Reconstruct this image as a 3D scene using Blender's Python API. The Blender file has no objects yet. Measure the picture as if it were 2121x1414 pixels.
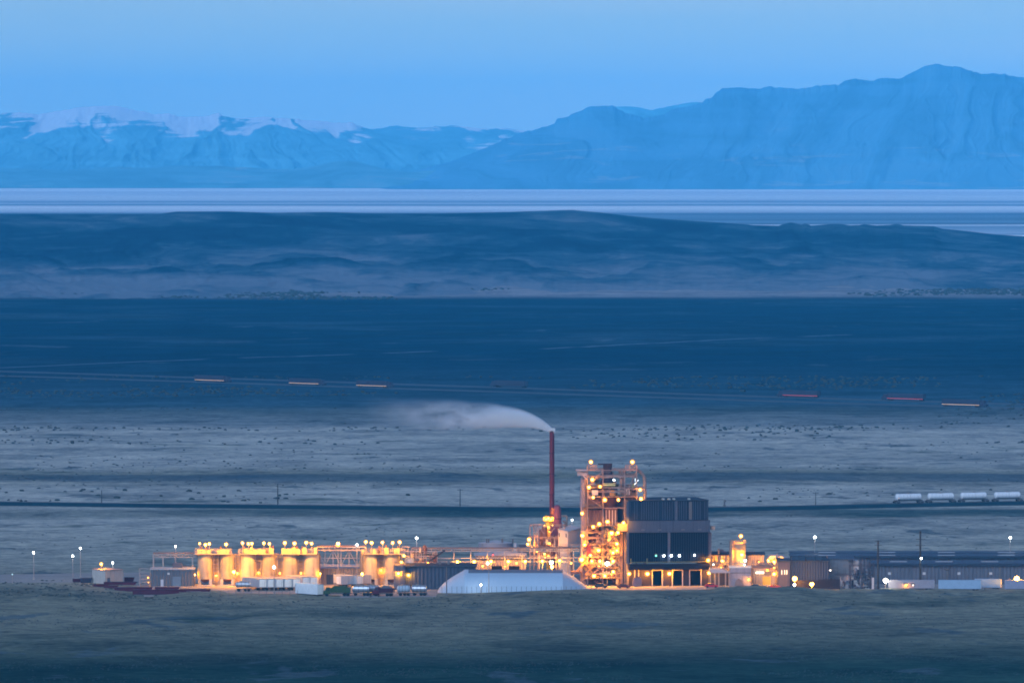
# A waste-treatment plant lit by sodium lamps on a desert plain at dusk; salt flats and mountains behind.
SUN_EL_DEG, SUN_AZ_DEG = 32.0, 200.0
SKY_TINT, SKY_TINT_CLOUD = (0.37, 0.58, 0.92), (0.49, 0.625, 0.92)
SKY_STR, SKY_DUST = 0.1, 0.3
SUN_STR, SUN_ANG, SUN_COL = 2.6, 50, (.65, .80, 1)
HAZE_D, HAZE_COL = 2.4e-5, (0.075, 0.56, 1.0)
HAZE_G = -0.6
def mix3(a, b, t): return tuple(a[i]*(1-t)+b[i]*t for i in range(3))
BELT_W1, BELT_W2 = 40.0, 14.0
G_GRASS, G_GRASS2, G_SAGE = (.42,.415,.37), (.20,.205,.155), (.045,.10,.145)
G_DARK, G_GREEN, G_PALE = (.002,.030,.072), (.028,.062,.050), (.28,.27,.29)
PATCH_MUL = (.55,.58,.62)
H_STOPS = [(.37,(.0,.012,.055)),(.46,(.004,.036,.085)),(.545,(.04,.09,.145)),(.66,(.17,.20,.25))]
SNOW_Z, SNOW_SLOPE = (186, 224), 0
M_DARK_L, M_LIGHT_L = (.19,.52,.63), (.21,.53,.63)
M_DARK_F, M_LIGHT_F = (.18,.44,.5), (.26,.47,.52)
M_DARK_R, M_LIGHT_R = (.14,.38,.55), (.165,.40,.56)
L_SOD, L_WHT, L_FLOOD, L_YARD = 850.0, 60.0, 1750.0, 2200.0   # radiance a bulb would need; given out by its lamp
L_SEEN = 20.0
STEAM_D, STEAM_LEN, STEAM_COL = 17.0, 17.0, (.90, .97, 1.0)
SOD_COL = (1.0, .36, .004)
import bpy, bmesh, math, random
import numpy as np
from mathutils import Vector, Matrix, noise as mnoise
random.seed(7)
rng = np.random.default_rng(7)
SC = bpy.context.scene
COL = SC.collection
R = math.radians

# ------------------------------------------------------------------ view geometry
FP, CAMZ, CAMD, HOR = 17675.0, 151.0, 2916.0, 300.0     # focal length in photo pixels, eye height, distance to the plant, horizon row
def dist(row): return CAMZ * FP / (row - HOR)            # ground distance seen at a photo row
def yrow(row): return dist(row) - CAMD
def sc(y): return (y + CAMD) / FP                        # metres per photo pixel at depth y
def X(px, y): return (px - 1060.5) * sc(y)
def Z(row, y): return CAMZ - (row - HOR) * sc(y)

# ------------------------------------------------------------------ mesh helpers
class MB:
    """collects shapes and links them as one mesh object"""
    def __init__(s): s.v, s.f = [], []
    def add(s, vs, fs):
        b = len(s.v); s.v += [tuple(v) for v in vs]; s.f += [tuple(b + i for i in f) for f in fs]; return s
    def box(s, x0, x1, y0, y1, z0, z1):
        if x0 > x1: x0, x1 = x1, x0
        if y0 > y1: y0, y1 = y1, y0
        if z0 > z1: z0, z1 = z1, z0
        return s.add([(x0,y0,z0),(x1,y0,z0),(x1,y1,z0),(x0,y1,z0),(x0,y0,z1),(x1,y0,z1),(x1,y1,z1),(x0,y1,z1)],
                     [(0,3,2,1),(4,5,6,7),(0,1,5,4),(1,2,6,5),(2,3,7,6),(3,0,4,7)])
    def bar(s, a, b, w, h=None):
        """square bar from a to b"""
        a, b = Vector(a), Vector(b); d = (b - a)
        if d.length < 1e-6: return s
        d.normalize(); h = h or w
        up = Vector((0,0,1)) if abs(d.z) < .95 else Vector((0,1,0))
        u = d.cross(up).normalized() * (w/2); v = u.cross(d).normalized() * (h/2)
        vs = [a-u-v, a+u-v, a+u+v, a-u+v, b-u-v, b+u-v, b+u+v, b-u+v]
        return s.add(vs, [(0,3,2,1),(4,5,6,7),(0,1,5,4),(1,2,6,5),(2,3,7,6),(3,0,4,7)])
    def tube(s, a, b, r, r2=None, n=10, caps=True):
        a, b = Vector(a), Vector(b); d = (b - a).normalized(); r2 = r if r2 is None else r2
        up = Vector((0,0,1)) if abs(d.z) < .95 else Vector((0,1,0))
        u = d.cross(up).normalized(); v = u.cross(d)
        vs = []
        for (c, rr) in ((a, r), (b, r2)):
            for i in range(n):
                t = 2*math.pi*i/n; vs.append(c + u*(rr*math.cos(t)) + v*(rr*math.sin(t)))
        fs = [(i, (i+1) % n, n+(i+1) % n, n+i) for i in range(n)]
        if caps: fs += [tuple(range(n-1,-1,-1)), tuple(range(n, 2*n))]
        return s.add(vs, fs)
    def path(s, pts, r, n=8):
        for i in range(len(pts)-1): s.tube(pts[i], pts[i+1], r, n=n)
        return s
    def lathe(s, cx, cy, prof, n=24):
        """prof: list of (radius, z) turned about a vertical axis"""
        vs = []
        for (r, z) in prof:
            for i in range(n):
                t = 2*math.pi*i/n; vs.append((cx + r*math.cos(t), cy + r*math.sin(t), z))
        fs = []
        for k in range(len(prof)-1):
            for i in range(n):
                j = (i+1) % n; fs.append((k*n+i, k*n+j, (k+1)*n+j, (k+1)*n+i))
        fs.append(tuple(range(n-1,-1,-1))); m = (len(prof)-1)*n; fs.append(tuple(range(m, m+n)))
        return s.add(vs, fs)
    def lathe_x(s, x0, cy, cz, prof, n=16):
        """prof: list of (x, radius) turned about an axis along x"""
        vs = []
        for (x, r) in prof:
            for i in range(n):
                t = 2*math.pi*i/n; vs.append((x0 + x, cy + r*math.cos(t), cz + r*math.sin(t)))
        fs = []
        for k in range(len(prof)-1):
            for i in range(n):
                j = (i+1) % n; fs.append((k*n+i, (k+1)*n+i, (k+1)*n+j, k*n+j))
        fs.append(tuple(range(n))); m = (len(prof)-1)*n; fs.append(tuple(range(m+n-1, m-1, -1)))
        return s.add(vs, fs)
    def ball(s, c, r, n=8, k=6, sz=1.0):
        prof = [(max(.001, r*math.sin(math.pi*i/k)), c[2] - sz*r*math.cos(math.pi*i/k)) for i in range(k+1)]
        return s.lathe(c[0], c[1], prof, n)
    def prism(s, pts, y0, y1):
        """outline in (x, z) pushed along y"""
        n = len(pts)
        vs = [(x, y0, z) for x, z in pts] + [(x, y1, z) for x, z in pts]
        fs = [tuple(range(n)), tuple(range(2*n-1, n-1, -1))]
        fs += [(i, n+i, n+(i+1) % n, (i+1) % n) for i in range(n)]
        return s.add(vs, fs)
    def prism_x(s, pts, x0, x1):
        """outline in (y, z) pushed along x"""
        n = len(pts)
        vs = [(x0, y, z) for y, z in pts] + [(x1, y, z) for y, z in pts]
        fs = [tuple(range(n-1,-1,-1)), tuple(range(n, 2*n))]
        fs += [(i, (i+1) % n, n+(i+1) % n, n+i) for i in range(n)]
        return s.add(vs, fs)
    def rail(s, x0, x1, y0, y1, z, h=1.1, w=.07, step=2.0):
        """handrail round a rectangle"""
        c = [(x0,y0),(x1,y0),(x1,y1),(x0,y1)]
        for i in range(4):
            a, b = c[i], c[(i+1) % 4]
            for hh in (h*.55, h): s.bar((a[0],a[1],z+hh),(b[0],b[1],z+hh), w)
            L = math.hypot(b[0]-a[0], b[1]-a[1]); k = max(1, int(L/step))
            for j in range(k):
                t = j/k; s.bar((a[0]+(b[0]-a[0])*t, a[1]+(b[1]-a[1])*t, z),(a[0]+(b[0]-a[0])*t, a[1]+(b[1]-a[1])*t, z+h), w)
        return s
    def build(s, name, mat, parent=None, rel=True, smooth=False):
        me = bpy.data.meshes.new(name); me.from_pydata(s.v, [], s.f)
        if smooth:
            me.polygons.foreach_set('use_smooth', [True]*len(me.polygons))
        o = bpy.data.objects.new(name, me); COL.objects.link(o)
        bm = bmesh.new(); bm.from_mesh(me); bmesh.ops.recalc_face_normals(bm, faces=bm.faces)
        if smooth:
            for e in bm.edges:
                if len(e.link_faces) == 2 and e.calc_face_angle(0) > R(38): e.smooth = False
        bm.to_mesh(me); bm.free()
        me.materials.append(mat)
        if parent is not None:
            o.parent = parent
            if rel:       # shapes were given in world coordinates: shift them into the parent's frame
                off = PLOC.get(parent.name, Vector((0,0,0)))
                me.transform(Matrix.Translation(-off)); PLOC[o.name] = off
        return o

PLOC = {}
def tag(o, label=None, cat=None, group=None, kind=None):
    if label: o['label'] = label
    if cat: o['category'] = cat
    if group: o['group'] = group
    if kind: o['kind'] = kind
    return o
def thing(name, label, cat, loc=(0,0,0), rz=0, group=None):
    o = bpy.data.objects.new(name, None); COL.objects.link(o)
    o.location = loc; o.rotation_euler = (0,0,rz); o.empty_display_size = .5
    PLOC[o.name] = Vector(loc)
    return tag(o, label, cat, group)
def dup(root, loc, rz=None, label=None, group=None, scale=None):
    def rec(o, par):
        c = o.copy(); COL.objects.link(c); c.parent = par
        for k in ('label',):
            if par is not None and k in o and k not in c: c[k] = o[k]
        for ch in list(o.children): rec(ch, c)
        return c
    r = rec(root, None); r.location = loc
    if rz is not None: r.rotation_euler = (0,0,rz)
    if label: r['label'] = label
    if group: r['group'] = group
    if scale: r.scale = scale
    return r

# ------------------------------------------------------------------ materials
def newmat(name):
    m = bpy.data.materials.new(name); m.use_nodes = True
    nt = m.node_tree; b = nt.nodes['Principled BSDF']
    return m, nt, b
def nd(nt, t, **kw):
    n = nt.nodes.new(t)
    for k, v in kw.items(): setattr(n, k, v)
    return n
def lk(nt, a, b): nt.links.new(a, b)
def mathn(nt, op, a, b=None, c=None, clamp=False):
    n = nd(nt, 'ShaderNodeMath', operation=op, use_clamp=clamp)
    for i, v in enumerate((a, b, c)):
        if v is None: continue
        if isinstance(v, (int, float)): n.inputs[i].default_value = v
        else: lk(nt, v, n.inputs[i])
    return n.outputs[0]
def noisen(nt, vec, scale, detail=4, rough=.55, dist_=0):
    n = nd(nt, 'ShaderNodeTexNoise'); n.inputs['Scale'].default_value = scale
    n.inputs['Detail'].default_value = detail; n.inputs['Roughness'].default_value = rough
    n.inputs['Distortion'].default_value = dist_
    lk(nt, vec, n.inputs['Vector']); return n.outputs['Fac']
def mapped(nt, vec, scale=(1,1,1), loc=(0,0,0)):
    m = nd(nt, 'ShaderNodeMapping'); m.inputs['Scale'].default_value = scale; m.inputs['Location'].default_value = loc
    lk(nt, vec, m.inputs['Vector']); return m.outputs[0]
def ramp(nt, fac, stops, interp='LINEAR'):
    n = nd(nt, 'ShaderNodeValToRGB'); cr = n.color_ramp; cr.interpolation = interp
    stops = sorted(stops, key=lambda t: t[0]); el = cr.elements
    el[0].position = 0; el[1].position = 1
    for i, (p, c) in enumerate(stops[1:-1]):
        e = el.new(min(.9999, max(.0001, p))); e.color = (*c, 1)
    el[0].position = max(0, stops[0][0]); el[0].color = (*stops[0][1], 1)
    el[len(el)-1].position = min(1, stops[-1][0]); el[len(el)-1].color = (*stops[-1][1], 1)
    lk(nt, fac, n.inputs[0]); return n.outputs[0]
def mixc(nt, fac, a, b, mode='MIX'):
    n = nd(nt, 'ShaderNodeMix', data_type='RGBA', blend_type=mode)
    for s, v in ((n.inputs[0], fac), (n.inputs[6], a), (n.inputs[7], b)):
        if isinstance(v, (int, float)): s.default_value = v
        elif isinstance(v, tuple): s.default_value = (*v, 1)
        else: lk(nt, v, s)
    return n.outputs[2]
def smooth(nt, v, a, b):
    n = nd(nt, 'ShaderNodeMapRange', interpolation_type='SMOOTHSTEP')
    n.inputs['From Min'].default_value = a; n.inputs['From Max'].default_value = b
    lk(nt, v, n.inputs['Value']); return n.outputs[0]
MATS = {}
def M(name, col, rough=.6, metal=0.0, var=.18, scale=.6, ribs=None, rib_amp=.12, emit=None, estr=0, streak=False):
    """painted / bare surface with weathering; ribs = spacing of the profile of corrugated sheet in metres"""
    if name in MATS: return MATS[name]
    m, nt, b = newmat(name)
    tc = nd(nt, 'ShaderNodeTexCoord').outputs['Object']
    n1 = noisen(nt, tc, scale, 5, .6)
    base = mixc(nt, n1, tuple(c*(1-var) for c in col), tuple(min(1, c*(1+var)) for c in col))
    if streak:
        n2 = noisen(nt, mapped(nt, tc, (2.2, 2.2, .12)), 1.0, 4, .6)
        base = mixc(nt, smooth(nt, n2, .52, .75), base, tuple(c*.55 for c in col))
    lk(nt, base, b.inputs['Base Color'])
    b.inputs['Roughness'].default_value = rough; b.inputs['Metallic'].default_value = metal
    b.inputs['Specular IOR Level'].default_value = .5 if rough < .4 or metal > 0 else .15
    if ribs:
        sx = nd(nt, 'ShaderNodeSeparateXYZ'); lk(nt, tc, sx.inputs[0])
        s = mathn(nt, 'SINE', mathn(nt, 'MULTIPLY', mathn(nt, 'ADD', sx.outputs[0], sx.outputs[1]), 2*math.pi/ribs))
        bp = nd(nt, 'ShaderNodeBump'); bp.inputs['Strength'].default_value = 1; bp.inputs['Distance'].default_value = rib_amp
        lk(nt, s, bp.inputs['Height']); lk(nt, bp.outputs[0], b.inputs['Normal'])
    if emit:
        b.inputs['Emission Color'].default_value = (*emit, 1); b.inputs['Emission Strength'].default_value = estr
    MATS[name] = m; return m

# ------------------------------------------------------------------ camera
cam = bpy.data.cameras.new('camera'); cam.lens = 300.0; cam.sensor_width = 36.0
cam.clip_start = 10; cam.clip_end = 200000
co = bpy.data.objects.new('camera', cam); COL.objects.link(co)
co.location = (0, -CAMD, CAMZ); co.rotation_euler = (R(90) - math.atan((707-HOR)/FP), 0, 0)
SC.camera = co

# ------------------------------------------------------------------ sky and sun
SUN_EL, SUN_AZ = R(SUN_EL_DEG), R(SUN_AZ_DEG)
W = bpy.data.worlds.new('World'); SC.world = W; W.use_nodes = True
nt = W.node_tree; bg = nt.nodes['Background']
sky = nd(nt, 'ShaderNodeTexSky', sky_type='NISHITA'); sky.sun_disc = False
sky.sun_elevation = SUN_EL; sky.sun_rotation = SUN_AZ; sky.altitude = 1300
sky.air_density = 1.0; sky.dust_density = SKY_DUST; sky.ozone_density = 3.0
tcw = nd(nt, 'ShaderNodeTexCoord').outputs['Generated']
# thin high cloud: a soft, wide streaking of the tint
cl = noisen(nt, mapped(nt, tcw, (9, 3, 60)), 1.0, 5, .55, .6)
tint = mixc(nt, smooth(nt, cl, .22, .85), SKY_TINT, SKY_TINT_CLOUD)
lk(nt, mixc(nt, 1.0, sky.outputs[0], tint, 'MULTIPLY'), bg.inputs['Color'])
bg.inputs['Strength'].default_value = SKY_STR
sl = bpy.data.lights.new('sun', 'SUN'); sl.energy = SUN_STR; sl.angle = R(SUN_ANG); sl.color = SUN_COL
so = bpy.data.objects.new('sun', sl); COL.objects.link(so)
# direction towards the sun (Nishita: rotation 0 = +y, clockwise seen from above)
sd = Vector((math.sin(SUN_AZ)*math.cos(SUN_EL), math.cos(SUN_AZ)*math.cos(SUN_EL), math.sin(SUN_EL)))
so.rotation_euler = sd.to_track_quat('Z', 'Y').to_euler(); so.location = (0, 0, 400)

SC.view_settings.view_transform = 'Standard'; SC.view_settings.look = 'None'
SC.view_settings.exposure = 0; SC.view_settings.gamma = 1; SC.view_settings.use_curve_mapping = False
cy = SC.cycles
cy.max_bounces = 5; cy.diffuse_bounces = 2; cy.glossy_bounces = 2; cy.transmission_bounces = 2
cy.volume_bounces = 4; cy.transparent_max_bounces = 8; cy.sample_clamp_indirect = 4; cy.sample_clamp_direct = 0
cy.use_denoising = True; cy.use_light_tree = True; cy.caustics_reflective = False; cy.caustics_refractive = False
cy.volume_step_rate = 1.0; cy.volume_max_steps = 256
SC.render.filter_size = 1.5 if hasattr(SC.render, 'filter_size') else 1.5
cy.filter_width = 1.8
# ------------------------------------------------------------------ terrain
def vnoise(x, y, seed=0):
    """smooth value noise on arrays"""
    xi = np.floor(x).astype(np.int64); yi = np.floor(y).astype(np.int64)
    xf = x - xi; yf = y - yi
    u = xf*xf*xf*(xf*(xf*6-15)+10); v = yf*yf*yf*(yf*(yf*6-15)+10)
    def h(a, b):
        n = (a*374761393 + b*668265263 + seed*982451653) & 0x7fffffff
        n = ((n ^ (n >> 13)) * 1274126177) & 0x7fffffff
        n = (n ^ (n >> 16)) & 0xffff
        return n / 65535.0
    return (h(xi,yi)*(1-u)+h(xi+1,yi)*u)*(1-v) + (h(xi,yi+1)*(1-u)+h(xi+1,yi+1)*u)*v
def fbm(x, y, seed=0, oct=5, ridged=False, gain=.5):
    s = 0; a = 1; t = 0
    for o in range(oct):
        n = vnoise(x, y, seed+o*17)
        if ridged: n = 1 - np.abs(2*n-1)
        s = s + a*n; t += a; a *= gain; x = x*2.03+11.3; y = y*2.03+7.7
    return s/t
def sstep(a, b, x):
    t = np.clip((x-a)/(b-a), 0, 1); return t*t*(3-2*t)
def grid_mesh(name, P, mat, smooth=True):
    """P: rows x cols x 3"""
    n, m, _ = P.shape
    idx = np.arange(n*m).reshape(n, m)
    f = np.stack([idx[:-1,:-1], idx[:-1,1:], idx[1:,1:], idx[1:,:-1]], -1).reshape(-1, 4)
    me = bpy.data.meshes.new(name)
    me.vertices.add(n*m); me.vertices.foreach_set('co', P.reshape(-1).astype(np.float32))
    me.loops.add(f.size); me.polygons.add(len(f))
    me.loops.foreach_set('vertex_index', f.reshape(-1).astype(np.int32))
    me.polygons.foreach_set('loop_start', np.arange(0, f.size, 4, dtype=np.int32))
    me.polygons.foreach_set('loop_total', np.full(len(f), 4, dtype=np.int32))
    me.polygons.foreach_set('use_smooth', np.full(len(f), smooth))
    me.update(calc_edges=True)
    me.materials.append(mat)
    o = bpy.data.objects.new(name, me); COL.objects.link(o); return o

def bake(o, A):
    """store the lie of the land (ridge and gully pattern) on the mesh for the cover material to follow"""
    at = o.data.attributes.new('relief', 'FLOAT', 'POINT'); at.data.foreach_set('value', A.reshape(-1).astype(np.float32)); return o
def relief(nt):
    n = nd(nt, 'ShaderNodeAttribute'); n.attribute_name = 'relief'; return n.outputs['Fac']
def ground_z(x, y):
    """height of the plain; flat under the plant and along the railway and the freeway"""
    x = np.asarray(x, float); y = np.asarray(y, float)
    d = y + CAMD; row = HOR + CAMZ*FP/np.maximum(d, 300)
    px = 1060.5 + x/d*FP
    z = (fbm(x/90, y/140, 3, 4)-.5)*1.6 + (fbm(x/14, y/22, 9, 3)-.5)*.35
    flat = sstep(1262, 1240, row)*sstep(1150, 1180, row)
    z = z*(1-flat)
    for a, b, c, e in ((1020,1034,1058,1075), (735,760,845,870)):
        z = z*(1 - sstep(a, b, row)*sstep(e, c, row)*.85)
    # earth bank in front of the plant, and spoil heaps at its two ends
    bank = sstep(1255, 1243, row)*sstep(1221, 1234, row)
    h = .75 + .25*np.sin(x/23)
    h = h*sstep(300, 420, px) * (1 - .9*sstep(440, 470, px)); h = h + 2.0*np.clip((px-905)/320, 0, 1)*(1+.06*np.sin(x/9)) - .25*sstep(1225, 1300, px) + .25*sstep(1430, 1600, px) - 1.5*sstep(1625, 1760, px)
    z = z + bank*h
    mound = sstep(1254, 1234, row)*sstep(1204, 1226, row)*sstep(320, 110, px)
    z = z + mound*(1.3 + 1.8*(fbm(x/7, y/9, 21, 4)-.35))
    m2 = sstep(1246, 1236, row)*sstep(1218, 1228, row)*sstep(1465, 1500, px)
    z = z + m2*(.5 + 1.5*(fbm(x/6, y/8, 31, 4)-.4))
    return z
rows = np.concatenate([np.linspace(2300, 1430, 90)[:-1], np.linspace(1430, 1170, 400)[:-1], np.linspace(1170, 620, 420)[:-1], np.linspace(620, 455, 50)])
ds = CAMZ*FP/(rows-HOR); ds = np.append(ds, [20000, 24000, 31000, 60000])
u = np.concatenate([np.linspace(-9, -1.95, 110), np.linspace(-1.9, 1.9, 420), np.linspace(1.95, 9, 110)])
DD, UU = np.meshgrid(ds, u, indexing='ij')
GX = UU*(DD*.06+60*0); GY = DD - CAMD
GZ = np.where(DD < 9000, ground_z(GX, GY), 0)

m_ground, nt, b = newmat('desert ground')
pos = nd(nt, 'ShaderNodeNewGeometry').outputs['Position']
sx = nd(nt, 'ShaderNodeSeparateXYZ'); lk(nt, pos, sx.inputs[0])
dd = mathn(nt, 'ADD', sx.outputs[1], CAMD)
# belts of vegetation lie across the plain at these distances; wandering edges
band = mathn(nt, 'DIVIDE', CAMZ*FP, dd)
w1 = noisen(nt, mapped(nt, pos, (1/900, 1/700, 0)), 1.0, 6, .62)
w2 = noisen(nt, mapped(nt, pos, (1/60, 1/60, 0)), 1.0, 5, .65)
w3 = noisen(nt, mapped(nt, pos, (1/7, 1/7, 0)), 1.0, 4, .7)
wb = mathn(nt, 'ADD', mathn(nt, 'MULTIPLY', mathn(nt, 'SUBTRACT', w1, .5), BELT_W1), mathn(nt, 'MULTIPLY', mathn(nt, 'SUBTRACT', w2, .5), BELT_W2))
# the warp is weaker where the belts are far away
band2 = mathn(nt, 'ADD', band, mathn(nt, 'MULTIPLY', wb, smooth(nt, band, 250, 900)))
lo, hi = 130.0, 1130.0
GRASS, GRASS2, SAGE, DARK, GREEN, PALE = G_GRASS, G_GRASS2, G_SAGE, G_DARK, G_GREEN, G_PALE
stops = [(440, SAGE), (585, SAGE), (592, PALE), (612, PALE), (619, DARK), (650, DARK), (700, DARK), (745, DARK), (785, mix3(DARK,SAGE,.35)), (838, SAGE),
         (850, mix3(SAGE, GRASS2, .4)), (878, mix3(SAGE, GRASS, .5)), (893, GRASS), (965, GRASS), (985, GRASS2), (1010, GRASS), (1048, GRASS), (1056, mix3(GRASS, GREEN, .4)), (1068, mix3(GRASS, GREEN, .4)), (1078, GRASS),
         (1100, mix3(GRASS,GRASS2,.2)), (1190, mix3(GRASS,GRASS2,.6)), (1240, GRASS2), (1300, GRASS2), (1345, mix3(GRASS2, GREEN, .5)), (1380, GREEN), (1414, GREEN)]
zone = ramp(nt, mathn(nt, 'DIVIDE', mathn(nt, 'SUBTRACT', band2, lo), hi-lo), [((r-HOR-lo)/(hi-lo), c) for r, c in stops])
# patches of brush, dry washes and green strips
def patch(sx_, sy_, loc, lo_, hi_, det=7, ro=.66, di=.5):
    return smooth(nt, noisen(nt, mapped(nt, pos, (1/sx_, 1/sy_, 0), loc), 1.0, det, ro, di), lo_, hi_)
near = smooth(nt, band, 480, 640)
farb = mathn(nt, 'MULTIPLY', smooth(nt, band, 318, 326), smooth(nt, band, 520, 440))
zone = mixc(nt, mathn(nt, 'MULTIPLY', mathn(nt, 'MULTIPLY', patch(330, 420, (6.1, 3.7, 0), .50, .66), farb), .75), zone, (.03,.075,.12))
zone = mixc(nt, mathn(nt, 'MULTIPLY', mathn(nt, 'MULTIPLY', patch(90, 160, (1.7, 8.7, 0), .60, .68), farb), .7), zone, (.08,.12,.16))
zone = mixc(nt, mathn(nt, 'MULTIPLY', patch(260, 210, (3.1, 1.7, 0), .47, .66), .75), zone, mixc(nt, 1.0, zone, PATCH_MUL, 'MULTIPLY'))
zone = mixc(nt, mathn(nt, 'MULTIPLY', patch(50, 75, (8.1, 4.7, 0), .53, .63, 5, .6), .72), zone, mixc(nt, 1.0, zone, PATCH_MUL, 'MULTIPLY'))
zone = mixc(nt, mathn(nt, 'MULTIPLY', patch(34, 60, (2.1, 7.7, 0), .56, .68, 5, .6), .8), zone, mixc(nt, 1.0, zone, (1.3,1.27,1.22), 'MULTIPLY'))
zone = mixc(nt, mathn(nt, 'MULTIPLY', mathn(nt, 'MULTIPLY', patch(110, 120, (1.1, 9.7, 0), .58, .70, 5), near), .7), zone, GREEN)
zone = mixc(nt, mathn(nt, 'MULTIPLY', mathn(nt, 'MULTIPLY', patch(40, 80, (5.5, 2.2, 0), .60, .66, 4), near), .75), zone, (.07,.10,.12))
xn = noisen(nt, mapped(nt, pos, (1/190, 1/900, 0), (3.3, 0, 0)), 1.0, 3, .5)
strip = mathn(nt, 'MULTIPLY', mathn(nt, 'MULTIPLY', smooth(nt, band, 753, 757), smooth(nt, band, 774, 769)), smooth(nt, xn, .44, .56))
zone = mixc(nt, mathn(nt, 'MULTIPLY', strip, .8), zone, (.02,.06,.07))
strip2 = mathn(nt, 'MULTIPLY', mathn(nt, 'MULTIPLY', smooth(nt, band2, 678, 686), smooth(nt, band2, 702, 694)), smooth(nt, xn, .62, .48))
zone = mixc(nt, mathn(nt, 'MULTIPLY', strip2, .65), zone, (.05,.085,.13))
w4 = noisen(nt, mapped(nt, pos, (1/2.4, 1/3.4, 0)), 1.0, 3, .7)
fine = mathn(nt, 'ADD', mathn(nt, 'ADD', mathn(nt, 'MULTIPLY', w3, .8), mathn(nt, 'MULTIPLY', w2, .5)), mathn(nt, 'MULTIPLY', w4, .4))
zone = mixc(nt, 1.0, zone, ramp(nt, fine, [(.64, (.4,.43,.48)), (.85, (1,1,1)), (1.0, (1.45,1.4,1.32))]), 'MULTIPLY')
lk(nt, zone, b.inputs['Base Color']); b.inputs['Roughness'].default_value = .95
b.inputs['Specular IOR Level'].default_value = 0
tag(grid_mesh('ground', np.stack([GX, GY, GZ], -1), m_ground), kind='structure')

# -------- the low hills beyond the freeway
def prof(pts, px):
    return np.interp(px, [p[0] for p in pts], [p[1] for p in pts])
HILL = [(-900,452),(-300,447),(0,443),(330,443.5),(365,438.5),(470,438),(560,441),(680,439.5),(760,442),(900,442.5),(1050,439.5),(1120,437),(1185,435),(1215,438),(1240,440),(1300,447),(1350,452),(1420,457),(1500,462),(1560,466.5),(1612,468),
        (1628,463),(1638,460.5),(1652,464),(1660,466),(1668,463),(1680,467.5),(1710,465.5),(1722,464),(1740,464.2),(1760,467),(1780,466.5),(1790,464.5),(1815,467.5),(1845,466),(1857,463.5),(1872,467),(1905,468),(1935,469),(1950,474),(2000,479),(2060,486),(2121,490),(2300,497),(2700,520)]
HB = [(-900,616),(0,617),(300,616),(600,613),(900,611),(1200,606),(1500,602),(1800,599),(2121,598),(2700,598)]
t = np.linspace(0, 1.35, 260); pxs = np.concatenate([np.linspace(-7500, -520, 260), np.linspace(-500, 2620, 1000), np.linspace(2640, 9600, 260)])
T, PX = np.meshgrid(t, pxs, indexing='ij')
d0 = CAMZ*FP/(prof(HB, PX)+(fbm(PX/60, PX*0+2, 55, 5)-.5)*9-HOR) - 60; d1 = 11600.0
DH = d0 + (d1-d0)*T
XH = (PX-1060.5)/FP*DH; YH = DH - CAMD
side = sstep(0, 900, np.abs(PX-1060.5)-1300)
zc = CAMZ - (prof(HILL, PX)+side*(fbm(PX/420, PX*0+4, 57, 4)-.5)*60-HOR)/FP*d1
w1 = fbm(PX/240, T*3, 43, 4)-.5; w2 = fbm(PX/200+5, T*3+2, 44, 4)-.5
g = fbm(PX/300+1.3*w1+T*1.1, T*4.2+1.5*w2, 41, 6, ridged=True, gain=.52)
g2 = fbm(XH/160, YH/260, 47, 5)
base = np.clip(T, 0, 1)
body = base**1.5 + (1-base)*np.sqrt(base)*( .65*(g-.56) + .35*(g2-.5))
back = 1 - sstep(1.0, 1.35, T)
ZH = zc*np.clip(body, -.02, None)*back - 1.5*(1-sstep(0,.03,T)) + (g2-.5)*2.2*np.sin(np.pi*np.clip(T,0,1))
# nothing in front of the crest may rise above the sight line to it
lim = CAMZ - (CAMZ - zc)/d1*DH - 1.2*(1-np.clip(T,0,1))**.5
ZH = np.where(T < .985, np.minimum(ZH, lim), ZH)
m_hill, nt, b = newmat('brushy hillside')
pos = nd(nt, 'ShaderNodeNewGeometry').outputs['Position']
sx = nd(nt, 'ShaderNodeSeparateXYZ'); lk(nt, pos, sx.inputs[0])
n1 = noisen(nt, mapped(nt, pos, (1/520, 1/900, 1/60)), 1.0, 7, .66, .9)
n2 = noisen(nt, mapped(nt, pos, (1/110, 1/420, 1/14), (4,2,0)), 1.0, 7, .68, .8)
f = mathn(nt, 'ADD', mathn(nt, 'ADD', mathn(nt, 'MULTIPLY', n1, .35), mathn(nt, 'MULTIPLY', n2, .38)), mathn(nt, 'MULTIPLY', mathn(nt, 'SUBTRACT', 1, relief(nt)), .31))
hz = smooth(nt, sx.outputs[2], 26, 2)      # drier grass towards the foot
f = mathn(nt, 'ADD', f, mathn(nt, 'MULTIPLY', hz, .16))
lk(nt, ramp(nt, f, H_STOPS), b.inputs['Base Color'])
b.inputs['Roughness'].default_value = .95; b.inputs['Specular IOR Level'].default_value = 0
tag(bake(grid_mesh('hills', np.stack([XH, YH, ZH], -1), m_hill), g), kind='structure')

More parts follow.
